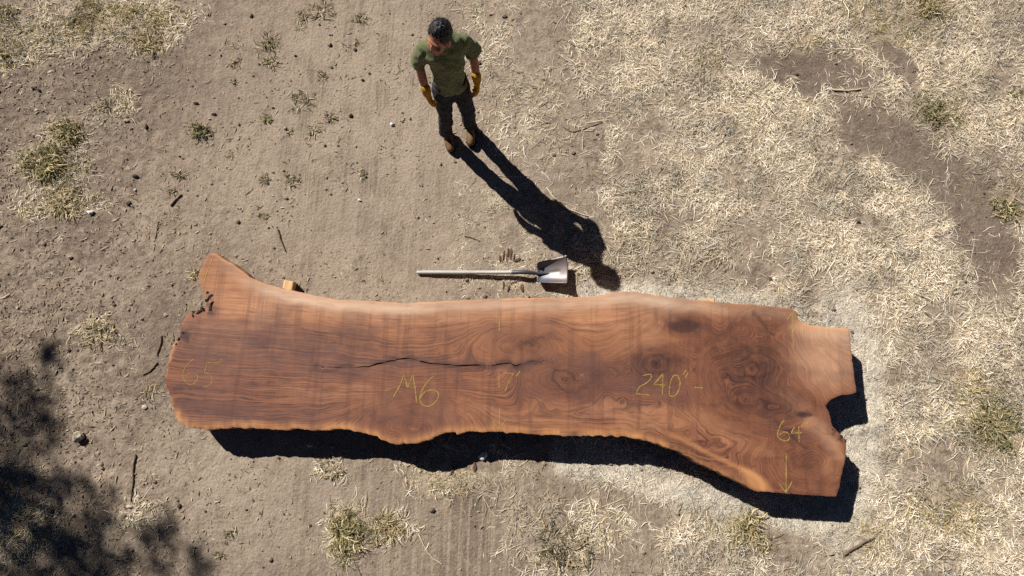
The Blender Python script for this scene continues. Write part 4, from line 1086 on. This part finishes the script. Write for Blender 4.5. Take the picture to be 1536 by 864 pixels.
WEEDS = [
 (298, 195, 21, 130, GREEN, 'round green grass tuft standing alone on the bare dirt, largest in mid left', .10, .7),
 (403, 66, 20, 80, GREEN, 'loose olive weed with a pale leaf on the dirt upper left of the man', .07, .9),
 (404, 92, 18, 50, GREEN, 'small straggling weed just below the loose olive weed, upper left', .05, .9),
 (352, 96, 11, 34, GREY, 'small grey weed left of the loose olive weed', .04, .8),
 (350, 123, 8, 24, GREEN, 'tiny dark green sprig below the small grey weed', .04, .7),
 (453, 149, 22, 70, GREY, 'flat spreading grey-green weed left of the man', .04, .9),
 (400, 180, 12, 46, GREEN, 'compact green sprig right of the round green tuft', .05, .8),
 (470, 198, 15, 34, GREY, 'thin stemmed sprig pointing sideways left of the man’s feet', .03, .9),
 (498, 178, 14, 40, GREY, 'grey feathery sprig left of the man at thigh level', .04, .9),
 (436, 199, 9, 24, GREY, 'tiny grey sprig left of the thin stemmed sprig', .03, .8),
 (484, 116, 13, 34, GREY, 'sparse sprig with spread stems left of the man’s green shirt', .03, .9),
 (546, 262, 10, 36, GREEN, 'small green sprig alone on pale dirt above the slab', .04, .8),
 (268, 262, 14, 50, GREY, 'dull grass tuft above a dark stick on the left dirt', .05, .8),
 (260, 288, 9, 30, GREEN, 'small mossy sprig beside the dark stick on the left dirt', .03, .8),
 (400, 270, 12, 34, GREY, 'brownish seedling clump, left one of two above the slab', .04, .9),
 (438, 272, 15, 46, GREY, 'brownish seedling clump, right one of two above the slab', .05, .9),
 (397, 325, 10, 34, GREEN, 'little green tuft above the upper left slab horn', .04, .8),
 (345, 236, 9, 22, DRY, 'little dry tuft below the round green tuft', .03, .9),
 (160, 158, 16, 60, GREY, 'sparse scattered weed right of the big left-edge clumps', .05, 1),
 (101, 200, 30, 170, MIXED, 'green and straw coloured clump, upper one of the left-edge group', .10, .8),
 (70, 250, 40, 230, MIXED, 'widest green and straw clump of the left-edge group', .11, .8),
 (95, 303, 38, 170, DRY, 'dry pale clump, lowest of the left-edge group', .06, .95),
 (12, 20, 20, 90, GREEN, 'dark green clump in the top left corner of the ground', .08, .9),
 (8, 88, 18, 90, MIXED, 'leafy clump at the left edge below the top corner', .08, .9),
 (222, 62, 28, 130, DRY, 'dry yellow tuft right of the top left grass patch', .07, .9),
 (482, 18, 26, 46, GREY, 'straggling flat weed near the top edge, left of the man', .04, 1),
 (455, 28, 12, 30, GREY, 'small grey weed under the straggling flat one near the top', .04, .9),
 (542, 28, 15, 44, GREY, 'grey sprig near the top edge, nearest the man', .04, .9),
 (536, 66, 9, 26, DRY, 'pale dry sprig under the grey sprig near the man', .04, .9),
 (520, 800, 30, 130, MIXED, 'thick dry and green clump on the dirt below the slab', .09, .85),
 (580, 792, 30, 80, DRY, 'pale dry clump right of the thick clump below the slab', .06, .95),
 (500, 705, 18, 50, DRY, 'small dry tuft close below the slab’s lower edge, left', .04, .9),
 (838, 828, 40, 120, GREY, 'brownish green clump at the bottom edge below the slab’s middle', .08, .95),
 (1490, 640, 44, 230, GREEN, 'dark green clump among straw at the right edge', .09, .9),
 (1402, 172, 26, 130, GREEN, 'dark green clump among straw, upper right', .09, .85),
 (1122, 788, 34, 150, MIXED, 'olive clump in straw below the slab’s right end', .09, .9),
 (1392, 14, 26, 120, MIXED, 'olive tuft at the top edge, right', .10, .8),
 (1524, 142, 16, 80, GREEN, 'small green clump at the right edge, upper', .08, .8),
 (1508, 312, 26, 120, MIXED, 'olive clump at the right edge beside bare soil', .08, .9),
 (345, 800, 12, 34, GREY, 'small weed on the shaded dirt at the bottom left', .04, .9),
 (330, 830, 8, 24, GREEN, 'tiny green sprig at the bottom edge, left', .04, .8),
 (450, 40, 10, 20, DRY, 'single dry sprig beside the flat weeds near the top', .03, .9),
 (222, 590, 16, 40, DRY, 'dry tuft close to the slab’s left end', .04, .9),
 (150, 498, 28, 80, DRY, 'dry scattered tuft left of the slab’s notch', .05, 1),
 (292, 412, 11, 46, MIXED, 'green and straw tuft beside the upper left slab horn', .05, .9),
]
for (u, v, r_, n, pal, lab, lift, fl) in WEEDS: weed(u, v, r_ * (1.18 if r_ < 25 else 1.0), int(n * (.9 if r_ < 25 else 1.5)), pal, lab, lift, 'weed', .0075, fl)

stone_pale = plain('pale_stone', srgb(146, 134, 116), srgb(188, 178, 160), 30, .85, .5, .004)
stone_brown = plain('brown_stone', srgb(110, 96, 80), srgb(160, 142, 120), 30, .85, .5, .004)
stone_white = plain('chalky_stone', srgb(214, 210, 204), srgb(240, 238, 232), 30, .8, .4, .004)
STONES = [(120, 655, .050, .046, .046, stone_pale, 'pale angular rock at the lower left beside the tree shadow'),
          (137, 319, .032, .020, .018, stone_white, 'white stone chip at the foot of the left-edge clumps'),
          (725, 684, .044, .032, .026, stone_white, 'white stone chip at the edge of the slab’s shadow'),
          (588, 187, .022, .017, .016, stone_white, 'white pebble left of the man’s boots'),
          (217, 188, .046, .022, .018, stone_brown, 'oval brown stone on the left dirt'),
          (203, 285, .014, .012, .010, stone_white, 'tiny white pebble right of the left-edge clumps'),
          (190, 182, .030, .018, .014, stone_pale, 'flat tan stone left of the oval brown stone'),
          (1115, 152, .030, .022, .020, stone_pale, 'pale pebble in the straw, upper right'),
          (428, 193, .018, .016, .014, stone_pale, 'pale pebble among weeds left of the man'),
          (539, 300, .018, .012, .012, stone_white, 'white pebble on pale dirt above the slab'),
          (312, 22, .016, .012, .012, stone_pale, 'small pale pebble near the top edge, left'),
          (377, 24, .024, .020, .016, stone_brown, 'dark brown clod near the top edge'),
          (495, 68, .022, .016, .016, stone_brown, 'dark clod left of the man’s head'),
          (526, 173, .024, .022, .018, stone_brown, 'dark clod left of the man’s thigh'),
          (1285, 330, .030, .026, .020, stone_brown, 'dark clod on the bare soil, right'),
          (700, 420, .024, .018, .016, stone_brown, 'brown clod under the shovel handle')]
for i, (u, v, a, b, h, mt, lab) in enumerate(STONES):
    p = at(u, v, 0); me = chunk(2, 50 + i, (a, b, h), .22)
    o_ = obj('stone', me, mt, None, (p[0], p[1], float(gz(p[0], p[1])) + h * .55)); o_.rotation_euler.z = random.uniform(0, 3)
    tag(o_, lab, 'stone', 'loose stones on the dirt')

stick_dark = plain('weathered_stick', srgb(84, 72, 58), srgb(130, 114, 94), 30, .85, .5, .004, .2, (1, 1, 1))
stick_pale = plain('bleached_stalk', srgb(190, 172, 140), srgb(220, 206, 178), 30, .8, .4, .003)
chip_red = plain('red_bark_chip', srgb(78, 56, 46), srgb(118, 88, 72), 40, .85, .5, .004)
STICKS = [([(203, 683), (201, 700), (200, 722), (197, 752)], .009, stick_dark, 'long grey stick standing upright in the picture, lower left dirt'),
          ([(417, 345), (421, 358), (428, 377)], .009, stick_dark, 'short dark stick above the slab’s left part'),
          ([(820, 282), (835, 302), (855, 315), (882, 325)], .008, stick_pale, 'forked pale twig beside the man’s shadow'),
          ([(1266, 831), (1288, 817), (1310, 806)], .012, stick_dark, 'grey stick below the slab’s right end'),
          ([(745, 264), (762, 265), (790, 264)], .004, stick_pale, 'thin pale stalk lying across the man’s shadow'),
          ([(628, 802), (638, 822), (648, 836), (663, 846)], .005, stick_pale, 'thin curved pale stalk on the dirt below the slab'),
          ([(1246, 134), (1268, 136), (1290, 134)], .011, stick_pale, 'pale stick on bare soil, upper right'),
          ([(697, 354), (708, 357), (720, 362)], .006, stick_dark, 'small dark twig above the shovel handle'),
          ([(272, 293), (264, 301), (257, 309)], .009, stick_dark, 'thick dark stick below the dull grass tuft'),
          ([(238, 333), (236, 345), (233, 358)], .006, stick_dark, 'thin dark stick above the slab’s upper left'),
          ([(236, 545), (226, 556), (215, 562)], .008, stick_dark, 'small dark stick left of the slab’s lower left corner'),
          ([(243, 505), (241, 518), (236, 533)], .009, stick_dark, 'dark stick left of the slab’s crumbly end'),
          ([(880, 768), (905, 760), (935, 748)], .004, stick_pale, 'long thin stalk on the dirt below the slab’s middle'),
          ([(845, 60), (880, 72), (940, 50)], .005, stick_dark, 'dark twig in the straw right of the man'),
          ([(845, 190), (862, 197), (905, 183)], .005, stick_dark, 'dark twig at the straw’s edge right of the man'),
          ([(975, 128), (1000, 122), (1030, 128)], .007, stick_dark, 'dark twig curled in the straw, upper middle'),
          ([(1130, 140), (1150, 160), (1165, 178)], .007, stick_dark, 'dark slanting twig in the straw, upper right of middle'),
          ([(1380, 465), (1400, 480), (1412, 500)], .007, stick_dark, 'dark twig in the straw right of the slab')]
for pts_, r_, mt, lab in STICKS:
    ln_ = smooth_line(pts_, 4); w_ = at(ln_[:, 0], ln_[:, 1], 0); c0 = w_.mean(0)
    zz = gz(w_[:, 0], w_[:, 1]); z0 = float(zz.mean()); kk = len(w_)
    lp = [(w_[i, 0] - c0[0] + random.uniform(-.003, .003), w_[i, 1] - c0[1] + random.uniform(-.003, .003), max(zz[i] - z0, -.004) + r_ * .9, r_ * (1.1 - .5 * i / kk) * random.uniform(.85, 1.1)) for i in range(kk)]
    o_ = obj('stick', py_mesh('stick', *limb(lp, 7), True), mt, None, (c0[0], c0[1], z0)); tag(o_, lab, 'stick', 'sticks and twigs on the ground')

CHIPS = [(755, 385, 20, 84), (761, 384, 22, 86), (766, 381, 18, 92), (771, 386, 12, 80), (750, 388, 12, 100), (776, 390, 10, 30), (755, 429, 14, 88), (763, 432, 10, 70), (783, 432, 12, 92), (770, 424, 10, 20), (679, 705, 12, 70), (712, 701, 12, 92)]
for i, (u, v, l_, an) in enumerate(CHIPS):
    p = at(u, v, 0); L_ = l_ / 150
    me = chunk(2, 300 + i, (L_ / 2, .007 + .004 * (i % 3), .005), .22)
    o_ = obj('bark_chip', me, chip_red, None, (p[0], p[1], float(gz(p[0], p[1])) + .008)); o_.rotation_euler.z = math.radians(an)
    above = ['second from the left', 'third from the left', 'third from the right', 'second from the right', 'leftmost', 'rightmost']
    below = ['leftmost of four', 'second from the left of four', 'rightmost of four', 'third from the left of four']
    lab = ('reddish bark chip in the pile above the shovel handle, ' + above[i]) if i < 6 else ('reddish bark chip just below the shovel socket, ' + below[i - 6]) if i < 10 else 'reddish bark chip below the slab, left one of two' if i == 10 else 'reddish bark chip below the slab, right one of two'
    tag(o_, lab, 'bark chip', 'bark chips above the shovel' if v < 400 else 'bark chips below the shovel' if v < 500 else 'bark chips below the slab')

# ================================================================== TREE beyond the left edge, whose shade falls on the lower left
def tree():
    sdir = np.array([math.cos(SHADOW_AZ), math.sin(SHADOW_AZ)]) / math.tan(SUN_EL)
    spots = [(76, 533, 11), (62, 560, 12), (44, 609, 18), (76, 635, 13), (18, 635, 20), (58, 653, 16), (13, 671, 22), (2, 700, 20), (40, 715, 19), (27, 747, 20), (60, 735, 12), (111, 724, 10), (95, 728, 9),
             (160, 760, 9), (133, 791, 17), (102, 818, 20), (80, 840, 18), (147, 812, 14), (187, 844, 13), (227, 809, 8), (247, 791, 9), (291, 827, 10), (40, 850, 22), (8, 840, 22),
             (120, 850, 20), (60, 795, 12), (10, 780, 14), (150, 858, 14), (240, 855, 8), (-20, 620, 24), (-30, 700, 40), (-30, 850, 50), (60, 900, 40), (160, 910, 40), (-80, 780, 60),
             (-60, 900, 70), (60, 980, 70), (250, 930, 30), (320, 900, 16), (-120, 680, 60), (-160, 850, 80), (-60, 1000, 80), (-180, 980, 80), (150, 1020, 60)]
    V_, F, C = [], [], []; cents = []
    root = bpy.data.objects.new('shade_tree', None); col.objects.link(root)
    base_ = np.array([-12.0, 3.6]); root.location = (base_[0], base_[1], 0)
    tag(root, 'leafy tree outside the left edge casting the soft shade at lower left', 'tree')
    for i, (u, v, r_) in enumerate(spots):
        s = at(u, v, 0); z = 6.0 + 1.5 * rng.random()
        c = np.array([s[0] - sdir[0] * z - base_[0], s[1] - sdir[1] * z - base_[1], z]); cents.append(c)
        R = r_ / 150 * 1.15; n = int(20 + 360 * R)
        n = min(n, 650)
        sub = c + rng.normal(0, 1, (6, 3)) * R * .68
        p = sub[rng.integers(0, 6, n)] + rng.normal(0, 1, (n, 3)) * (R * .20 + .02)
        a = rng.uniform(0, 6.3, n); t = rng.uniform(-.9, .9, n); L_ = rng.uniform(.06, .12, n); W = L_ * .42
        dv = np.stack([np.cos(a) * np.cos(t), np.sin(a) * np.cos(t), np.sin(t)], 1); sv_ = np.stack([-np.sin(a), np.cos(a), rng.normal(0, .4, n)], 1)
        q = np.stack([p, p + dv * L_[:, None] * .5 + sv_ * W[:, None] * .5, p + dv * L_[:, None], p + dv * L_[:, None] * .5 - sv_ * W[:, None] * .5], 1)
        k = sum(len(x) for x in V_); V_.append(q.reshape(-1, 3)); F.append((np.arange(n * 4) + k).reshape(-1, 4))
    lf = plain('leaf_green', srgb(70, 86, 48), srgb(104, 116, 66), 6, .6)
    crown = obj('crown', big_mesh('crown', np.vstack(V_), np.vstack(F)), lf, root)
    bk = plain('tree_bark', srgb(74, 62, 50), srgb(116, 100, 84), 14, .9, .6, .02)
    cents = np.array(cents); top = cents.mean(0)
    obj('trunk', py_mesh('trunk', *limb([(0, 0, -.1, .24), (.05, .02, .8, .19), (.1, -.05, 3.0, .16), (.25 * top[0], .25 * top[1], 4.6, .13)], 14), True), bk, root)
    fork = Vector((.25 * top[0], .25 * top[1], 4.5))
    for i, c in enumerate(cents):
        c = Vector(c); mid = fork.lerp(c, .5) + Vector((random.uniform(-.2, .2), random.uniform(-.2, .2), .25))
        obj('branch', py_mesh('branch', *limb([(*fork, .045), (*mid, .022), (*c, .008)], 7), True), bk, root)
tree()
